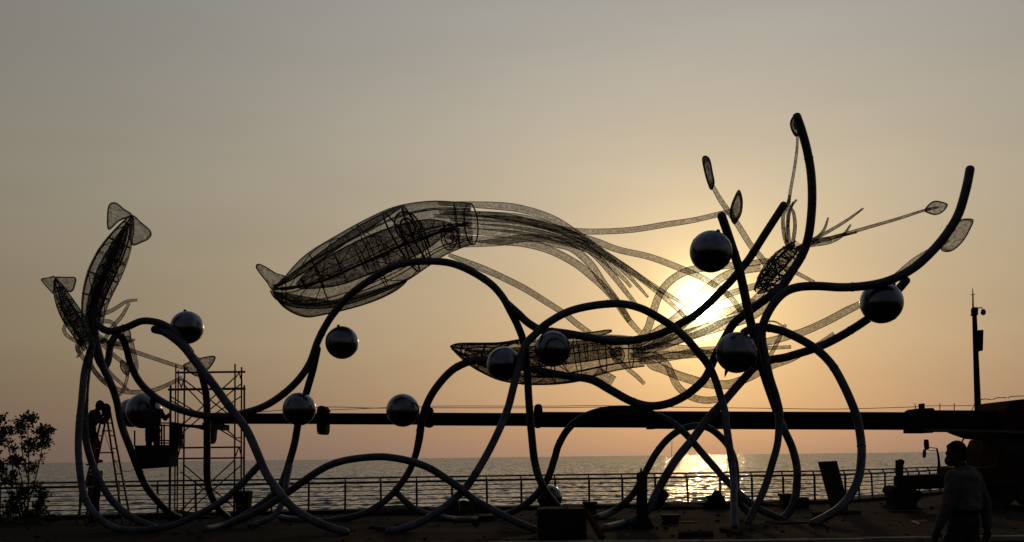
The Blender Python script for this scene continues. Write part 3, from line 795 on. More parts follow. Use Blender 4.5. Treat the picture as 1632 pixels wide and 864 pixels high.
# --- small squid beside it
qb = thing('squid_sculpture', 'small dark wire mesh squid leaning left beside the upright one', 'sculpture', SQ)
DB = 27.2
mantle(qb, [(88,446),(95,464),(104,484),(115,504),(126,522),(135,540),(142,556)], [2,9.5,14,16,15,12.5,9], DB, 'mantle', 'wire_mesh_dense', 18, 5, 6, 0.9, 6, True)
mantle(qb, [(93,458),(104,484),(115,504),(126,522),(138,545)], [2,8,10,9,6], DB, 'inner_core', 'wire_mesh_dense', 12, 4, 3, 0.8)
blade(qb, [(66,445),(76,443),(88,442),(86,467),(78,461),(69,451)], DB, 'fin', 0.05, 'wire_mesh', 0.8)
blade(qb, [(88,442),(105,442),(118,442),(121,447),(116,463),(108,464),(97,452)], DB, 'fin', 0.05, 'wire_mesh', 0.8)
for p_, r_ in [([(116,512,27),(107,514),(102,524),(106,534),(120,543),(134,548)], [2.6]*6), ([(132,540,27.2),(124,548),(125,560),(139,578),(154,595),(169,612)], [3,3.2,3.2,3,3,2.4]), ([(136,545,27),(128,552),(130,561),(122,570)], [2.6,2.6,2,1.2]), ([(130,535,27.1),(124,556),(128,562)], [3,3,1.5])]:
    tentacle(qb, p_, r_, seg=8)
for q in (qa, qb, qc, qd, qe):
    pass
base_at(qc, P(640,440,29)); base_at(qd, P(860,610,29.3)); base_at(qe, P(1215,462,27.9)); base_at(qa, P(147,530,27.7)); base_at(qb, P(140,556,27.2))

# ================================================================== crane truck with its long boom
cr = thing('crane_truck', 'dark mobile crane truck with its long telescopic boom stretched out to the left', 'crane')
def boomD(x): return 31.6 + (33.2 - 31.6) * (x - 340) / (1632 - 340)
def boom_y(x): return 667.2 + (671.5 - 667.2) * max(0, (x - 450)) / 1050.0
def boom_sec(x0, x1, half, name='boom_section'):
    bm = bmesh.new(); rings = []
    for x in (x0, x1):
        D = boomD(x); c = P(x, boom_y(x), D); h = PX(half, D); wd = h * 0.8
        prof = [(-wd, h * .85), (-wd * .85, h), (wd * .85, h), (wd, h * .85), (wd, -h * .5), (wd * .6, -h), (-wd * .6, -h), (-wd, -h * .5)]
        rings.append([bm.verts.new(c + Vector((0, a, b))) for a, b in prof])
    for k in range(8):
        bm.faces.new((rings[0][k], rings[0][(k + 1) % 8], rings[1][(k + 1) % 8], rings[1][k]))
    bm.faces.new(rings[0][::-1]); bm.faces.new(rings[1])
    bmesh.ops.recalc_face_normals(bm, faces=bm.faces)
    return obj(name, bm, 'crane_boom_paint', cr)
boom_sec(338, 520, 8.4); boom_sec(505, 690, 8.9); boom_sec(676, 866, 10.2); boom_sec(852, 1052, 12.2); boom_sec(1036, 1476, 14.0); boom_sec(1462, 1760, 17.2, 'boom_base')
def collar(x, up, dn, wd=7):
    D = boomD(x) - 0.35
    y = boom_y(x)
    bm = prism_bm(smooth_poly([(x - wd, y - up + 4), (x, y - up), (x + wd, y - up + 4), (x + wd + 1, y), (x + wd, y + dn - 3), (x, y + dn), (x - wd, y + dn - 3), (x - wd - 1, y)], 3), D, 0.66)
    return obj('boom_collar', bm, 'dark_steel', cr)
collar(512, 21, 25, 6.5); collar(681, 21, 13, 7); collar(858, 25, 13, 6); 
obj('boom_bracket', prism_bm([(1031,676),(1045,676),(1044,684),(1033,684)], boomD(1038) - .2, .4), 'dark_steel', cr)
obj('boom_collar', prism_bm([(1457,655),(1463,651),(1488,650),(1492,656),(1488,690),(1456,690)], boomD(1470) - .42, .84, bev=.02), 'dark_steel', cr)
obj('boom_bracket', prism_bm([(518,652),(524,653.5),(524,656),(518,656)], boomD(520) - .2, .3), 'dark_steel', cr)
obj('boom_post', prism_bm([(1469,643),(1474,643),(1474,655),(1469,655)], boomD(1470) - .1, .25), 'dark_steel', cr)
# cables above the boom
def cab(pts, r=0.6, name='boom_cable', parent=cr, m='cable'):
    return obj(name, tube_bm(px_path(pts, r, 5), 5), m, parent, True)
cab([(400,658,31.4),(512,649,31.6),(600,650.5),(690,650,31.8),(858,650,32.1),(1000,648.5),(1200,650.5),(1330,652),(1460,648.5,33)], .55)
cab([(512,654,31.5),(690,647.5,31.7),(860,647.5,32),(960,646.5),(1140,650,32.4)], .5)
cab([(1459,648,33),(1475,647),(1550,646.5,33.2)], .5)
for x in (1460, 1498, 1521):
    cab([(x - (2 if x == 1460 else 0), 643, boomD(x)), (x, 656, boomD(x))], .7, 'handrail_post', m='dark_steel')
# superstructure and winch house
obj('winch_house', prism_bm([(1605,652),(1611,639),(1622,637),(1660,633),(1740,627),(1740,700),(1640,700),(1605,690)], 32.2, 2.1, bev=.03), 'crane_paint', cr)
for pts in ([(1549,654,32.3),(1555,640),(1558,637)], [(1555,654,32.4),(1560,640),(1568,636),(1580,637)], [(1582,637,32.5),(1590,634),(1605,634)], [(1607,635,32.5),(1612,632),(1640,631)]):
    cab(pts, .7, 'grab_handle', m='dark_steel')
obj('boom_mount', prism_bm([(1520,685),(1660,688),(1660,706),(1580,701),(1556,699),(1536,692)], 32.5, 0.8), 'crane_paint', cr)
obj('trim_strip', prism_bm([(1475,683),(1632,686),(1700,688),(1700,692),(1632,690),(1475,687)], 32.1, .05), 'crane_trim', cr)
cab([(1537,697,32.4),(1534,703),(1528,712)], 1.3, 'hydraulic_hose')
cabn = obj('operator_cab', prism_bm([(1598,699),(1740,697),(1740,748),(1591,748),(1591,716)], 32.0, 2.2, bev=.04), 'crane_paint', cr)
obj('cab_window', prism_bm([(1602,706),(1630,705),(1630,726),(1598,726)], 31.97, .02), 'glass_dark', cabn)
obj('cab_window', prism_bm([(1636,705),(1690,704),(1690,726),(1636,726)], 31.97, .02), 'glass_dark', cabn)
obj('chassis_deck', prism_bm([(1549,746),(1720,743),(1850,742),(1850,775),(1600,776),(1560,776),(1549,770)], 31.8, 2.5, bev=.03), 'crane_paint', cr)
for x in (1590, 1650, 1730, 1800):
    wh = obj('wheel', tube_bm([(on_ground(x, 31.9, 0.5) , .50), (on_ground(x, 31.9, 0.5) + Vector((0, .42, 0)), .50)], 28), 'rubber', cr)
    obj('wheel_hub', tube_bm([(on_ground(x, 31.9, 0.5) + Vector((0, -.02, 0)), .22), (on_ground(x, 31.9, 0.5) + Vector((0, .1, 0)), .25)], 16), 'dark_steel', wh)
    w2 = obj('wheel', tube_bm([(on_ground(x, 31.9, 0.5) + Vector((0, 2.0, 0)), .50), (on_ground(x, 31.9, 0.5) + Vector((0, 2.42, 0)), .50)], 28), 'rubber', cr)
# outrigger
og = obj('outrigger_beam', prism_bm([(1432,759),(1505,756),(1505,779),(1466,780),(1432,780)], 31.2, .4, bev=.02), 'dark_steel', cr)
obj('outrigger_leg', prism_bm([(1432,734),(1438,732),(1442,735),(1440,742),(1439,806),(1433,806)], 31.25, .25), 'dark_steel', cr)
obj('outrigger_foot', prism_bm([(1426,776),(1436,774),(1466,782),(1472,786),(1470,794),(1462,800),(1462,808),(1474,813),(1424,813),(1430,806),(1431,790),(1423,786)], 31.0, .9, bev=.02), 'dark_steel', cr)
cab([(1497,748,31.2),(1496,730),(1493,714)], [2.6,1.4], 'mirror_post', m='dark_steel')
cab([(1493,714.5,31.2),(1478,713)], .7, 'mirror_arm', m='dark_steel'); cab([(1493,718.5,31.2),(1480,718)], .6, 'mirror_arm', m='dark_steel')
obj('mirror', prism_bm(smooth_poly([(1474,702),(1477,700.5),(1480,702),(1481,714),(1479,717),(1475,716)], 3), 31.1, .08), 'dark_steel', cr)
obj('mirror', prism_bm(smooth_poly([(1473,717),(1476,718),(1476,726),(1474,730),(1472,726)], 3), 31.1, .08), 'dark_steel', cr)
# boom tip bracket and basket arm
obj('boom_tip', prism_bm([(322,659),(352,657),(352,677),(341,680),(339,702),(335,708),(327,706),(325,680)], 31.3, .4, bev=.02), 'dark_steel', cr)
obj('basket_arm', prism_bm([(280,675),(326,678),(326,686),(310,682),(280,680)], 29.3, .3), 'dark_steel', cr)
obj('basket_arm', box_bm((0, 0, 0), (0.15, 2.1, 0.15), mtx=Matrix.Translation(P(322,683,29.3))), 'dark_steel', cr)
# worker basket
bk = obj('basket', prism_bm([(214,710),(269,709),(269,744),(216,748)], 28.85, .7, bev=.02), 'dark_steel', cr)
obj('basket_box', prism_bm([(270,672),(283,674),(284,712),(270,712)], 29.0, .4), 'dark_steel', bk)
for a, b in (((214,686),(214,712)), ((257,676),(257,711)), ((261,676),(261,711)), ((250,674),(271,674)), ((250,678),(271,678)), ((246,702),(271,702)), ((246,706),(271,706))):
    cab([(a[0], a[1], 28.9), (b[0], b[1], 28.9)], .9, 'basket_rail', bk, 'dark_steel')
    cab([(a[0] + 1, a[1] + .5, 29.5), (b[0] + 1, b[1] + .5, 29.5)], .9, 'basket_rail', bk, 'dark_steel')
base_at(cr, on_ground(1640, 33))

# ================================================================== camera pole behind the crane
pl = thing('camera_pole', 'tall tapered pole with a dome camera and cabinet rising behind the crane', 'pole')
DP = 38.0
zb = on_ground(1561, DP)
obj('pole', tube_bm([(zb, PX(6.2, DP)), (P(1558,640,DP), PX(5, DP)), (P(1553,500,DP), PX(3.6, DP)), (P(1552.5,490,DP), PX(3.4, DP))], 12), 'dark_steel', pl, True)
obj('lightning_rod', tube_bm([(P(1551,502,DP), PX(1.6,DP)), (P(1550.5,470,DP), PX(1.0,DP)), (P(1550,459,DP), PX(.4,DP))], 6), 'dark_steel', pl)
for a, b in (((1546,502),(1556,502)), ((1546.5,469),(1550.5,471)), ((1554,468.5),(1550.5,471))):
    obj('cross_arm', tube_bm(px_path([(*a, DP), (*b, DP)], .5, 2), 5), 'dark_steel', pl)
obj('bracket_box', prism_bm([(1553.5,490),(1559,489.5),(1559,502),(1553.5,502)], DP - .15, .3), 'dark_steel', pl)
obj('camera_arm', tube_bm(px_path([(1558,492,DP),(1562,490.5),(1566,491)], .9, 4), 6), 'dark_steel', pl)
bm = bmesh.new(); bmesh.ops.create_uvsphere(bm, u_segments=16, v_segments=10, radius=PX(4.2, DP), matrix=Matrix.Translation(P(1567,497.5,DP)) @ Matrix.Diagonal((1, 1, 1.25, 1)))
obj('dome_camera', bm, 'glass_dark', pl, True)
obj('cabinet', prism_bm([(1559,526),(1568,525.5),(1567,559),(1559,559)], DP - .2, .35, bev=.02), 'dark_steel', pl)
base_at(pl, zb)

# ================================================================== scaffold
sf = thing('scaffold_tower', 'two storey pipe scaffold tower with cross braces at the left', 'scaffold')
def sp(a, b, r=1.2, name='brace'):
    return obj(name, tube_bm([(a, PX(r, 30)), (b, PX(r, 30))], 7), 'scaffold_pipe', sf, True)
D0, D1 = 29.7, 31.3
def vert(x, ytop, D, r=1.7):
    g = on_ground(x, D); t = P(x, ytop, D); t.x = g.x; t.y = g.y
    sp(g, t, r, 'upright')
vert(271, 615, D0, 1.9); vert(389, 614, D0, 1.6); vert(279, 581, D1, 1.2); vert(283, 590, D1, 1.2); vert(293, 585, D0 + .4, 1.5); vert(374, 580, D0 + .4, 1.4); vert(384.5, 585, D1, 1.4)
for y0, x0, x1, D, r in ((621,268,391,D0,2.0), (594,281,391,D1,1.8), (714,272,384,D0,1.4), (731,284,390,D1,1.4), (679,283,330,D1,1.5), (606,283,294,D1,1.0), (698,376,386,D0,1.0)):
    sp(P(x0, y0, D), P(x1, y0 - (x1 - x0) * 0.012, D), r, 'ledger')
for (a, b, D) in (((292,604),(374,668),D0), ((292,612),(330,652),D1), ((374,602),(292,676),D0), ((384,612),(290,690),D1), ((384,632),(330,668),D1),
                  ((292,740),(384,818),D0), ((288,752),(331,784),D1), ((374,733),(283,818),D0), ((384,742),(292,822),D1), ((340,678),(384,705),D1), ((352,676),(376,698),D0),
                  ((293,690),(283,730),D0), ((374,730),(381,712),D1), ((381,712),(386,732),D1), ((283,690),(293,672),D1), ((374,604),(381,594),D1), ((381,594),(386,610),D1),
                  ((284,604),(289,618),D1), ((294,600),(289,618),D1), ((272,632),(310,655),D1), ((272,638),(310,660),D1)):
    sp(P(*a, D), P(*b, D + 0.25), 1.1, 'cross_brace')
base_at(sf, on_ground(330, 30.5))
bn = tag(obj('waste_bin', prism_bm([(374,783),(397,783),(393,826),(376,826)], 30.6, .45, bev=.02), 'dark_steel'), 'dark bin standing at the right foot of the scaffold', 'bin')
obj('bin_plate', prism_bm([(377,806),(386,804.5),(386,807),(377,808.5)], 30.57, .015), 'concrete_pale', bn)

# ================================================================== ladder
ld = thing('step_ladder', 'tall folding step ladder beside the leftmost tube loop', 'ladder')
DL = 28.9
ap = P(170, 654, DL)
for side in (-1, 1):
    dy = 0.28 * side
    for px in (129, 204):
        g = on_ground(px, DL); g.y += dy
        t = ap + Vector((0.03 * (1 if px > 160 else -1), dy * 0.5, 0))
        obj('ladder_rail', tube_bm([(g, PX(1.7, DL)), (t, PX(1.6, DL))], 6), 'scaffold_pipe', ld)
gl = on_ground(129, DL); gr_ = on_ground(204, DL)
for k in range(1, 9):
    f = k / 9
    for g in (gl, gr_):
        c = g + (ap - g) * f; d = 0.28 * (1 - f * .5)
        obj('rung', tube_bm([(c - Vector((0, d, 0)), .016), (c + Vector((0, d, 0)), .016)], 6), 'scaffold_pipe', ld)
for f in (0.63, 0.82):
    a = gl + (ap - gl) * f; b = gr_ + (ap - gr_) * f
    obj('spreader_bar', tube_bm([(a, .02), (b + Vector((.04 if f > .7 else 0, 0, 0)), .02)], 6), 'scaffold_pipe', ld)
base_at(ld, on_ground(166, DL))
tag(obj('power_cable', tube_bm(px_path([(165,683,28.8),(170,700),(178,722),(188,744),(197,751),(207,751),(216,748,28.85)], .45, 5), 5), 'cable', None, True), 'thin cable drooping from the ladder to the crane basket', 'cable')

# ================================================================== people
class Blob:
    """collects closed shapes that are fused into one skin afterwards"""
    def __init__(self): self.v, self.f = [], []
    def add(self, vs, fs):
        n = len(self.v); self.v.extend(vs); self.f.extend([tuple(i + n for i in f) for f in fs])
def unit_sphere(u, w_):
    vs = [Vector((0, 0, 1))]; fs = []
    for j in range(1, w_):
        t = math.pi * j / w_
        for i in range(u):
            p = 2 * math.pi * i / u
            vs.append(Vector((math.sin(t) * math.cos(p), math.sin(t) * math.sin(p), math.cos(t))))
    vs.append(Vector((0, 0, -1))); last = len(vs) - 1
    for i in range(u):
        k = (i + 1) % u
        fs.append((0, 1 + i, 1 + k))
        for j in range(w_ - 2):
            a_, b2 = 1 + j * u, 1 + (j + 1) * u
            fs.append((a_ + i, b2 + i, b2 + k, a_ + k))
        fs.append((1 + (w_ - 2) * u + i, last, 1 + (w_ - 2) * u + k))
    return vs, fs
US = unit_sphere(14, 9)
def cone_caps(bm, a, ra, b, rb, seg=12):
    a, b = Vector(a), Vector(b)
    for c, r in ((a, ra), (b, rb)):
        bm.add([c + v * r for v in US[0]], US[1])
    t = b - a
    if t.length < 1e-6: return
    t.normalize(); u = t.orthogonal().normalized(); v = t.cross(u)
    ring = [(u * math.cos(2 * math.pi * k / seg) + v * math.sin(2 * math.pi * k / seg)) for k in range(seg)]
    vs = [a + q * ra for q in ring] + [b + q * rb for q in ring]
    fs = [(k, (k + 1) % seg, seg + (k + 1) % seg, seg + k) for k in range(seg)] + [tuple(range(seg))[::-1], tuple(range(seg, 2 * seg))]
    bm.add(vs, fs)
def ell(bm, c, rad, rot=None):
    M = Matrix.Translation(c)
    if rot: M = M @ rot
    M = M @ Matrix.Diagonal((*rad, 1))
    bm.add([M @ v for v in US[0]], US[1])
tmp_scene = bpy.data.scenes.new('tmp')
def fuse(name, bm, m, parent, vox=0.012, sm=6, wrinkle=0.0):
    me = bpy.data.meshes.new(name); me.from_pydata([tuple(v) for v in bm.v], [], bm.f); me.update()
    o = bpy.data.objects.new(name, me); tmp_scene.collection.objects.link(o)
    md = o.modifiers.new('r', 'REMESH'); md.mode = 'VOXEL'; md.voxel_size = vox; md.use_smooth_shade = True
    s = o.modifiers.new('s', 'SMOOTH'); s.factor = 0.5; s.iterations = sm
    vl = tmp_scene.view_layers[0]; vl.update()
    me2 = bpy.data.meshes.new_from_object(o.evaluated_get(vl.depsgraph))
    bpy.data.objects.remove(o)
    me2.name = name
    if wrinkle:
        for v in me2.vertices:
            c = v.co
            v.co = c + v.normal * wrinkle * (.7 * noise.noise((c.x * 7 + c.z * 9, c.y * 7, c.z * 13)) + .7 * noise.noise((c.x * 22 - c.z * 12, c.y * 20, c.z * 16)))
    return obj(name, me2, m, parent, True)
def hand(bm, wrist, d, side, palm_n, curl=0.35, s=1.0):
    """palm and five unequal, bent fingers; d along the hand, palm_n out of the palm, thumb to -side"""
    d = d.normalized(); palm_n = (palm_n - d * palm_n.dot(d)).normalized(); lat = d.cross(palm_n)
    lat = lat * side
    cone_caps(bm, wrist, .026 * s, wrist + d * .03 * s, .028 * s)
    for k in range(4):
        o_ = lat * (k - 1.5) * .021 * s
        cone_caps(bm, wrist + d * .02 * s + o_ * .7, .017 * s, wrist + d * .092 * s + o_, .0135 * s, 8)
        L = (.072, .082, .077, .06)[k] * s
        p = wrist + d * .092 * s + o_; dirv = d.copy(); r = .0105 * s
        for q in range(3):
            ang = curl * (q + 0.6)
            dv = (d * math.cos(ang) + palm_n * math.sin(ang)).normalized()
            p2 = p + dv * L * (.45, .32, .25)[q]
            cone_caps(bm, p, r, p2, r * .9, 8); p = p2; r *= .9
    t0 = wrist + d * .025 * s - lat * .026 * s
    t1 = t0 + (d * .6 - lat * .7 + palm_n * .3).normalized() * .042 * s
    t2 = t1 + (d * .9 - lat * .2 + palm_n * .4).normalized() * .034 * s
    cone_caps(bm, t0, .016 * s, t1, .012 * s, 8); cone_caps(bm, t1, .012 * s, t2, .0095 * s, 8)

def person(label, pose, loc, rz, mats, vox=0.012, hat=False, mask=False, scale=1.0):
    """local axes: x to the person's right, y ahead, z up; joints in metres"""
    pr = thing('person', label, 'person')
    J = {k: Vector(v) for k, v in pose.items() if not isinstance(v, (int, float))}
    hc = J['head']; face = J.get('face', Vector((0, 1, 0))).normalized()
    right = face.cross(Vector((0, 0, 1))).normalized(); upv = right.cross(face)
    HR = Matrix((right, face, upv)).transposed().to_4x4()
    def hp(x, y, z): return hc + right * x + face * y + upv * z
    b = Blob()
    ell(b, hp(0, -.01, .025), (.077, .098, .098), HR)          # skull
    ell(b, hp(0, .025, -.045), (.062, .070, .075), HR)         # face
    ell(b, hp(0, .058, -.098), (.030, .026, .022), HR)         # chin
    cone_caps(b, hp(0, .088, .0), .009, hp(0, .108, -.036), .014, 8)   # nose
    ell(b, hp(0, .084, .022), (.05, .014, .012), HR)           # brow
    ell(b, hp(0, .086, -.068), (.024, .012, .008), HR)         # lips
    ell(b, hp(0, .084, -.080), (.020, .012, .008), HR)
    for s in (-1, 1):
        ell(b, hp(.079 * s, -.005, -.012), (.010, .020, .032), HR)     # ears
        ell(b, hp(.030 * s, .080, .004), (.013, .012, .010), HR)       # eyes
    cone_caps(b, J['neck'], .060, hp(0, -.02, -.06), .055)
    ch, pv = J['chest'], J['pelvis']
    mid = (ch + pv) / 2
    sh = (J['shR'] - J['shL']).normalized()
    TR = Matrix((sh, sh.cross(Vector((0, 0, 1))).normalized() * -1, Vector((0, 0, 1)))).transposed().to_4x4()
    def torso(bb, g, low=True):
        ell(bb, ch, (.155 + g, .112 + g, .16 + g), TR)
        ell(bb, mid, (.142 + g, .108 + g, .17 + g), TR)
        ell(bb, (ch * .7 + J['neck'] * .3), (.13 + g, .085 + g, .09 + g), TR)
        cone_caps(bb, J['shL'], .058 + g, J['shR'], .058 + g)
        cone_caps(bb, J['neck'] - Vector((0, 0, .03)), .062 + g, ch, .09 + g)
        if low: ell(bb, pv, (.150 + g, .112 + g, .12 + g), TR)
    torso(b, 0)
    for s in 'LR':
        cone_caps(b, J['sh' + s], .052, J['el' + s], .041); cone_caps(b, J['el' + s], .041, J['wr' + s], .029)
        hd = (J['hd' + s] - J['wr' + s])
        pn = J.get('pn' + s, Vector((1 if s == 'L' else -1, 0, 0)))
        hand(b, J['wr' + s], hd, 1 if s == 'R' else -1, pn, pose.get('curl', .35), 1.0)
        cone_caps(b, J['hp' + s], .085, J['kn' + s], .056); cone_caps(b, J['kn' + s], .056, J['an' + s], .040)
        ft = J['ft' + s]
        cone_caps(b, J['an' + s] - Vector((0, 0, .03)), .040, ft, .034)
    fuse('body', b, 'skin', pr, vox, 5)
    # shirt
    b = Blob()
    wz = pv + Vector((0, 0, .09)); nk = J['neck']
    rows = [(0, .176, .138), (.06, .192, .152), (.16, .198, .150), (.40, .198, .146), (.62, .204, .142), (.78, .206, .134), (.88, .196, .118), (.95, .150, .098), (1.0, .088, .080), (1.03, .072, .072)]
    vs_, fs_, m_ = [], [], 28
    for t_, hw, hd in rows:
        c_ = wz + (nk - wz) * t_
        if t_ < .8:                                            # follow the bend of the back
            c_ = c_ + (ch - (wz + (nk - wz) * .55)) * max(0, 1 - abs(t_ - .55) / .5) * .7
        for k_ in range(m_):
            a_ = 2 * math.pi * k_ / m_
            cx_, cy_ = math.cos(a_), math.sin(a_)
            e_ = 2 / 2.7
            vs_.append(c_ + TR @ Vector((math.copysign(abs(cx_) ** e_, cx_) * hw, math.copysign(abs(cy_) ** e_, cy_) * hd, 0)))
    for r_ in range(len(rows) - 1):
        for k_ in range(m_):
            fs_.append((r_ * m_ + k_, r_ * m_ + (k_ + 1) % m_, (r_ + 1) * m_ + (k_ + 1) % m_, (r_ + 1) * m_ + k_))
    fs_.append(tuple(range(m_))[::-1]); fs_.append(tuple(range((len(rows) - 1) * m_, len(rows) * m_)))
    b.add(vs_, fs_)
    for s in 'LR':
        if pose.get('long', 1):
            cone_caps(b, J['sh' + s], .070, J['el' + s], .062); cone_caps(b, J['el' + s], .062, J['el' + s] * .12 + J['wr' + s] * .88, .050)
        else:
            cone_caps(b, J['sh' + s], .070, J['sh' + s] * .2 + J['el' + s] * .8, .062)
    for a_ in range(14):                                       # collar
        t_ = 2 * math.pi * a_ / 14
        q_ = J['neck'] + TR @ Vector((math.cos(t_) * .070, math.sin(t_) * .068, .012))
        ell(b, q_, (.020, .020, .030))
    fuse('shirt', b, mats[0], pr, vox, 4, .011)
    # trousers
    b = Blob()
    ell(b, pv + Vector((0, 0, .0)), (.186, .150, .14), TR); ell(b, pv + Vector((0, 0, .06)), (.180, .146, .07), TR)
    for s in 'LR':
        cone_caps(b, J['hp' + s], .108, J['kn' + s], .078); cone_caps(b, J['kn' + s], .078, J['an' + s] + Vector((0, 0, .02)), .066)
    fuse('trousers', b, mats[1], pr, vox, 5, .012)
    b = tube_bm([(pv + TR @ Vector((math.cos(a) * .182, math.sin(a) * .147, .098)), .020) for a in [2 * math.pi * i / 24 for i in range(25)]], 6, False)
    obj('belt', b, 'belt', pr, True)
    for s in 'LR':
        b = Blob(); ft = J['ft' + s]; an = J['an' + s]
        cone_caps(b, an - Vector((0, 0, .01)), .056, an - Vector((0, 0, .045)), .052); cone_caps(b, an - Vector((0, 0, .045)), .050, ft, .045)
        fuse('shoe', b, 'boots', pr, vox, 4)
    b = Blob()
    ell(b, hp(0, -.022, .040), (.087, .102, .100), HR); ell(b, hp(0, -.055, -.02), (.078, .066, .075), HR)
    ell(b, hp(0, .030, .082), (.066, .05, .034), HR)
    fuse('hair', b, 'hair', pr, vox, 4)
    if hat:
        b = Blob()
        ell(b, hp(0, -.01, .085), (.098, .112, .075), HR)
        ell(b, hp(0, .02, .062), (.175, .19, .022), HR)
        fuse('hat', b, 'hat', pr, vox, 2)
    if mask:
        b = Blob(); ell(b, hp(0, .082, -.062), (.055, .040, .050), HR); ell(b, hp(0, .05, -.07), (.066, .055, .05), HR)
        fuse('face_mask', b, 'mask_cloth', pr, vox, 3)
    pr.location = loc; pr.rotation_euler = (0, 0, rz); pr.scale = (scale,) * 3
    return pr
STAND = dict(head=(0,.01,1.63), neck=(0,-.02,1.47), chest=(0,-.01,1.28), pelvis=(0,0,.95), shL=(-.19,-.02,1.40), shR=(.19,-.02,1.40),
             elL=(-.25,-.05,1.12), elR=(.25,-.05,1.12), wrL=(-.26,.02,.87), wrR=(.26,.02,.87), hdL=(-.255,.04,.77), hdR=(.255,.04,.77),
             hpL=(-.09,0,.90), hpR=(.09,0,.90), knL=(-.10,.03,.49), knR=(.10,.02,.49), anL=(-.11,-.03,.09), anR=(.11,-.03,.09), ftL=(-.12,.13,.042), ftR=(.12,.13,.042))
def pose(**kw):
    d = dict(STAND); d.update(kw); return d
# man in the foreground, walking left, head in profile
mp = on_ground(1532, 11.9, -0.1)
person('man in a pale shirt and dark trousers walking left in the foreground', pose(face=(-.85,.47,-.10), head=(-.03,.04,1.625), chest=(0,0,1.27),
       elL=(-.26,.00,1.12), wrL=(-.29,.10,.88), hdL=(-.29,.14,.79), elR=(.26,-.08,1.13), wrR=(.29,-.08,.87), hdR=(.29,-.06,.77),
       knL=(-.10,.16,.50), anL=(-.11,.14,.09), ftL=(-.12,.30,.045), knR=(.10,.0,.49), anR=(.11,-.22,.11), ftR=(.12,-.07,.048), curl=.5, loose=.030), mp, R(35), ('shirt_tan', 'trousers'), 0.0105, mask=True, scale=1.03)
# worker in a hat standing under the ladder
person('worker in a brimmed hat standing on the ground below the ladder', pose(head=(0,.05,1.50), neck=(0,-.0,1.37), chest=(0,0,1.2), shL=(-.19,-.02,1.31), shR=(.19,-.02,1.31), elL=(-.24,.02,1.05), elR=(.24,.04,1.05),
       wrL=(-.2,.24,1.0), wrR=(.2,.26,1.02), hdL=(-.17,.33,1.02), hdR=(.17,.35,1.04), face=(0,1,-.2)), on_ground(151, 30.0), R(70), ('shirt_dark', 'trousers'), 0.018, hat=True)
# worker on the ladder, leaning to the right over its top
feet = P(151, 738, 28.9)
pl_ = pose(head=(0,.12,1.46), face=(0,1,-.35), neck=(0,.02,1.33), chest=(0,-.08,1.17), pelvis=(0,-.13,.87), shL=(-.18,-.02,1.28), shR=(.18,-.02,1.28),
       elL=(-.22,.12,1.04), elR=(.22,.12,1.04), wrL=(-.10,.30,1.14), wrR=(.10,.30,1.14), hdL=(-.06,.35,1.24), hdR=(.06,.35,1.24),
       hpL=(-.09,-.12,.83), hpR=(.09,-.12,.83), knL=(-.1,.04,.46), knR=(.1,-.02,.44), anL=(-.1,.0,.09), anR=(.1,-.02,.09), ftL=(-.11,.13,.045), ftR=(.11,.11,.045), curl=.7)
person('worker standing on the step ladder, bending over its top', pl_, feet, R(-88), ('shirt_dark', 'trousers'), 0.018)
wm = Blob(); c = P(169, 652, 28.85); ell(wm, c, (.12, .13, .15)); ell(wm, c + Vector((.0, -.02, -.12)), (.09, .10, .10))
wmo = tag(fuse('welding_hood', wm, 'dark_steel', None, .018, 3), 'rounded dark hood held up at the top of the ladder', 'hood')
# worker in the crane basket, back to the camera
bp = P(243, 742, 29.2)
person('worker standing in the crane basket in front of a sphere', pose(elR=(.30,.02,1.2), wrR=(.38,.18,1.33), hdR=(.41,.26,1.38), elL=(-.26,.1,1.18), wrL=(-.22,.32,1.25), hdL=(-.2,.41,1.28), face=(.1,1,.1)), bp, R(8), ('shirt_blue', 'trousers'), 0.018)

bpy.data.scenes.remove(tmp_scene)
# ================================================================== shrub tree at the left
tr = thing('leafy_tree', 'slender young tree with tufted leaves at the left edge', 'tree')
DT = 30.6
stems = [
 [(44,832),(45,790),(46,740),(45,700),(44,676)], [(40,832),(30,795),(22,755),(14,715),(8,690)], [(46,800),(56,765),(64,730),(70,700),(76,684)],
 [(40,828),(38,780),(26,735),(18,705),(4,676)], [(36,830),(20,800),(6,770),(-6,740),(-14,715)], [(46,770),(38,735),(34,705),(36,685)], [(48,832),(58,812),(64,795),(68,785)], [(34,832),(24,820),(10,812)], [(45,725),(54,705),(64,698)], [(-20,832),(-22,780),(-18,720),(-6,690)]]
tips = []
tb = bmesh.new()
for si, s in enumerate(stems):
    dd = DT + random.uniform(-.5, .5)
    pth = px_path([(x, y, DT if i == 0 else dd) for i, (x, y) in enumerate(s)], [1.7 if si < 2 else 1.1, .5], 4)
    o = obj('trunk' if si == 0 else 'branch', tube_bm(pth, 6), 'bark', tr, True)
    for i, (v, r_) in enumerate(pth):
        if i > 3: tips.append((v, i / len(pth)))
lb = bmesh.new()
def clump(c, rad, n):
    for _ in range(n):
        d = Vector((random.gauss(0, 1), random.gauss(0, 1), random.gauss(0, .8)))
        p = c + d * rad * 0.5
        L = random.uniform(.07, .13); wd = L * random.uniform(.22, .34)
        a = Vector((random.gauss(0, 1), random.gauss(0, 1), random.gauss(.5, .8))).normalized()
        s_ = a.cross(Vector((random.gauss(0, 1), random.gauss(0, 1), random.gauss(0, 1)))).normalized()
        vs = [lb.verts.new(q) for q in (p, p + a * L * .5 + s_ * wd, p + a * L, p + a * L * .5 - s_ * wd)]
        lb.faces.new(vs)
for v, t in tips:
    for _ in range(1 if random.random() < (.6 + .4 * t) else 0):
        off = Vector((random.gauss(0, .08), random.gauss(0, .14), random.gauss(0, .08)))
        clump(v + off, random.uniform(.08, .15), random.randint(10, 18))
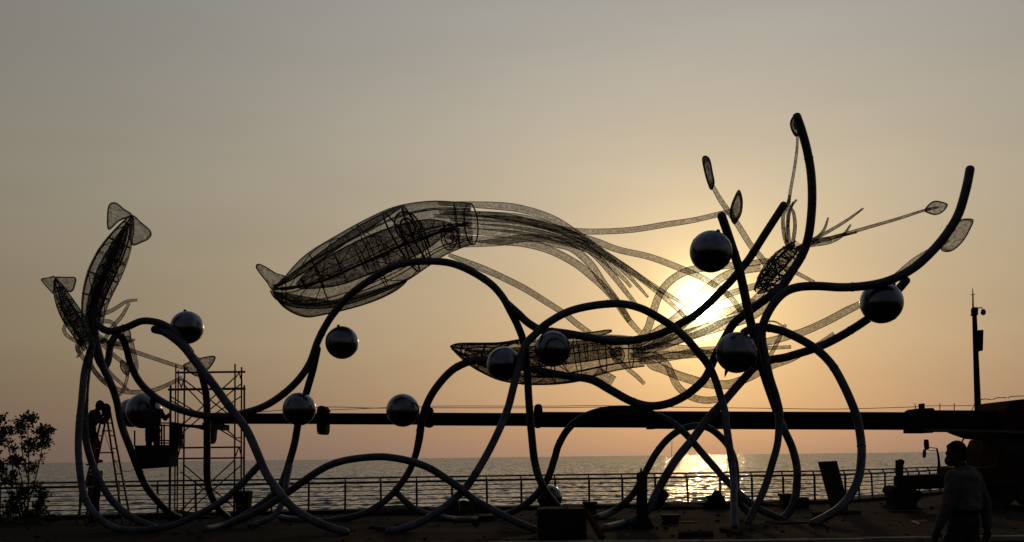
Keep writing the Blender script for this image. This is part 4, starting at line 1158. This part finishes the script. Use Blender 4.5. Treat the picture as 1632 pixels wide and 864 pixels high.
for x, y, rr, n in ((40,672,9,5),(52,668,6,3),(30,678,6,3),(64,690,8,5),(76,688,7,4),(70,706,8,4),(56,712,8,4),(8,690,9,5),(0,668,7,4),(-4,700,10,6),(22,735,12,7),(18,765,12,6),(48,745,8,4),(58,775,7,3),(66,790,6,4),(60,808,9,6),(20,800,13,7),(40,790,10,5),(50,825,12,6),(10,822,13,6),(30,815,12,6),(70,818,6,3),(2,745,10,6)):
    for _ in range(max(1, int(n * 1.8))):
        clump(P(x + random.gauss(0, rr * .45), y + random.gauss(0, rr * .45), DT + random.uniform(-.5, .5)), .11, 19)
cro = obj('crown', lb, 'leaf', tr)
base_at(tr, on_ground(44, DT))

# ================================================================== things lying on the promenade
def stone(c, s, bm, seed):
    n0 = len(bm.verts)
    g = bmesh.ops.create_icosphere(bm, subdivisions=2, radius=1.0)
    for v in g['verts']:
        k = 1 + .45 * noise.noise(v.co * 1.3 + Vector((seed, 0, 0)))
        v.co = Vector((v.co.x * s[0], v.co.y * s[1], v.co.z * s[2])) * k + c
def pile(label, px, D, wd, ht, n, name='rubble_pile', m='earth'):
    t = thing(name, label, 'rubble')
    c = on_ground(px, D)
    bm = bmesh.new(); bmesh.ops.create_icosphere(bm, subdivisions=4, radius=1)
    for v in bm.verts:
        k = 1 + .35 * noise.fractal(v.co * 1.7 + Vector((px, 0, 0)), 1, 2, 4)
        v.co = Vector((v.co.x * wd * k, v.co.y * wd * .6, v.co.z * ht * k * max(.15, 1 - abs(v.co.x) ** 1.2 * .8))) + c
    obj('heap', bm, m, t, True)
    for i in range(n):
        bm = bmesh.new(); a = random.uniform(-1, 1)
        q = c + Vector((a * wd * .9, -random.uniform(.1, .6) * wd * .5, max(.02, ht * (1 - abs(a)) * random.uniform(.5, 1.0))))
        s = random.uniform(.06, .14)
        stone(q, (s * random.uniform(.8, 1.5), s, s * random.uniform(.6, 1)), bm, px + i)
        obj('stone', bm, 'concrete', t)
    base_at(t, c)
pile('ragged heap of rubble in front of the sun glitter', 1141, 33.6, .36, .52, 9)
pile('low earth mound under the railing beside the scaffold', 286, 32.0, .9, .22, 6)
pile('long low earth mound under the railing right of the low arch', 640, 33.0, 1.7, .26, 10)
pile('flat dark mound under the railing at the second tube crossing', 735, 33.6, 1.2, .30, 4)
pile('low mound of earth along the railing near the black post', 1075, 34.6, 1.5, .14, 6)
pile('small clod of earth at the foot of the young tree', 84, 31.3, .25, .16, 4)
# big concrete block in front
cb = thing('concrete_block', 'large dark concrete block with a lifting eye, front centre', 'block')
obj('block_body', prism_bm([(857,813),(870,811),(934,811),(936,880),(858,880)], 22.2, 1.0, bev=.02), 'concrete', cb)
obj('lifting_eye', tube_bm([(P(901, 808.5, 22.6) + Vector((math.cos(a) * .04, 0, math.sin(a) * .05)), .012) for a in [2 * math.pi * i / 14 for i in range(15)]], 6, False), 'dark_steel', cb)
# sit the block on the ground
zmin = min((v.co.z for v in cb.children[0].data.vertices))
for v in cb.children[0].data.vertices:
    if v.co.z < 0.3: v.co.z = 0.0
base_at(cb, on_ground(897, 22.5))
tag(obj('leaning_plank', tube_bm([(on_ground(958, 21.6, .05), .07), (P(934, 814, 22.1), .07)], 4), 'timber'), 'plank leaning on the right side of the concrete block', 'plank')
# black post with foot
bpst = thing('black_post', 'short stout black post standing between the small tube arches', 'post')
bz = on_ground(1023, 25.6)
obj('post_body', tube_bm([(bz, PX(9.5,25.6)), (P(1023,800,25.6), PX(8.8,25.6)), (P(1023,757,25.6), PX(8.6,25.6)), (P(1022,752,25.6), PX(6,25.6))], 14), 'dark_steel', bpst, True)
obj('post_cap', tube_bm([(P(1021,755,25.6), PX(2,25.6)), (P(1022,746,25.6), PX(1.2,25.6))], 8), 'dark_steel', bpst)
obj('foot_plate', prism_bm([(1010,840),(1013,829),(1035,826),(1043,840),(1043,851),(1010,851)], 25.3, .5), 'dark_steel', bpst)
base_at(bpst, bz)
# box clamped on the diagonal tube
tag(obj('junction_box', prism_bm([(1040,800),(1056,778),(1062,782),(1067,788),(1062,797),(1052,812),(1042,815)], 26.3, .35, bev=.01), 'dark_steel'), 'dark box fixed under the slanting tube right of the black post', 'box')
# leaning slab
sl = tag(obj('leaning_slab', prism_bm([(1305,736),(1334,734.5),(1351,800),(1352,822),(1328,824),(1322,798)], 31.5, .12, bev=.01), 'board'), 'dark upright board leaning before the railing inside the big right loop', 'board')
def crate(label, x0, x1, y0, D, m='timber', dep=.4, name='wooden_crate', lid=True):
    t = thing(name, label, 'crate')
    a, b = on_ground(x0, D), on_ground(x1, D); z = P((x0 + x1) / 2, y0, D).z
    obj('case', box_bm((a.x, a.y, 0), (b.x, a.y + dep, z), None, .01), m, t)
    if lid:
        obj('lid', box_bm((a.x - .04, a.y - .03, z - .02), (b.x + .04, a.y + dep + .03, z + .05), None, .01), m, t)
    base_at(t, (a + b) / 2)
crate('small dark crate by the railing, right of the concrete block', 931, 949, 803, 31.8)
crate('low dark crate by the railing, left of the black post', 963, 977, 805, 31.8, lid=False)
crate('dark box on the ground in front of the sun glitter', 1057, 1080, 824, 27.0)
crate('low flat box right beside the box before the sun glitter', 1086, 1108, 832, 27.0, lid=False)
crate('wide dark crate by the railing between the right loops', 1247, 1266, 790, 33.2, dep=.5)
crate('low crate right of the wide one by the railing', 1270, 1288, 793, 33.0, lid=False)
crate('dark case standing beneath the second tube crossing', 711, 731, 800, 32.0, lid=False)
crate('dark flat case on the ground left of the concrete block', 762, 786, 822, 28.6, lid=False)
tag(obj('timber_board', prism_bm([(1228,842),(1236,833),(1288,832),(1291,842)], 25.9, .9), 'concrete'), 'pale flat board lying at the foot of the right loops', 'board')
for x0, y0, x1, y1, lab in ((1082,844,1136,843,'thin plank on the ground left of the right tube feet'), (1296,812,1370,809,'low pipe lying behind the big right loop'), (1150,835,1180,842,'short plank beside the right tube feet'), (640,838,600,834,'plank on the ground below the low arch'), (1180,790,1246,798,'long pipe on the ground behind the right loops')):
    a, b = G(x0, y0 + 8, .05), G(x1, y1 + 8, .05)
    tag(obj('loose_plank' if 'plank' in lab else 'loose_pipe', tube_bm([(a, .06), ((a + b) / 2 + Vector((0, 0, .01)), .06), (b, .06)], 5 if 'plank' in lab else 10), 'timber'), lab, 'plank' if 'plank' in lab else 'pipe')
# pale V of two crossed laths at the right
lt = thing('lath_pair', 'pale V of two thin laths on the ground near the outrigger', 'lath')
for a, b in (((1453,831),(1476,830.5)), ((1454,831),(1466,835.5))):
    p0, p1 = G(*a, .03), G(*b, .03)
    obj('lath', tube_bm([(p0, .025), (p1, .025)], 4), 'pale_timber', lt)
base_at(lt, G(1464, 833))
# hanging wire
tag(obj('hanging_wire', tube_bm(px_path([(1071,703,29.2),(1070.5,720),(1069,742)], .4, 4), 5), 'cable'), 'thin wire hanging below the small inner arch', 'wire')
# chain between the right loops
ch = thing('chain', 'short slack chain between tube and tentacle right of the lowest sun sphere', 'chain')
for i in range(11):
    t = i / 10; x = 1223 + 24 * t; y = 513 - 2 * math.sin(t * 3.0) + 7 * t * t
    pr = [(P(x, y, 27.6) + Vector((math.cos(a) * .028, (0.02 if i % 2 else 0) * math.sin(a), math.sin(a) * .016)), .008) for a in [2 * math.pi * k / 8 for k in range(9)]]
    obj('chain_link', tube_bm(pr, 4, False), 'cable', ch)
base_at(ch, P(1223, 513, 27.6))
# scattered gravel and litter
gb = bmesh.new()
for i in range(420):
    x = random.uniform(-16, 16); y = random.uniform(20.3, 33)
    s = random.choice((.015, .02, .02, .03, .04, .06))
    M = Matrix.Translation((x, y, s * .4)) @ Matrix.Rotation(random.uniform(0, 6), 4, 'Z') @ Matrix.Diagonal((s * random.uniform(.8, 2), s, s * random.uniform(.5, 1), 1))
    bmesh.ops.create_icosphere(gb, subdivisions=1, radius=1, matrix=M)
gv = obj('gravel', gb, 'concrete'); gv['kind'] = 'stuff'; gv['label'] = 'scattered gravel and debris on the dark promenade'; gv['category'] = 'gravel'
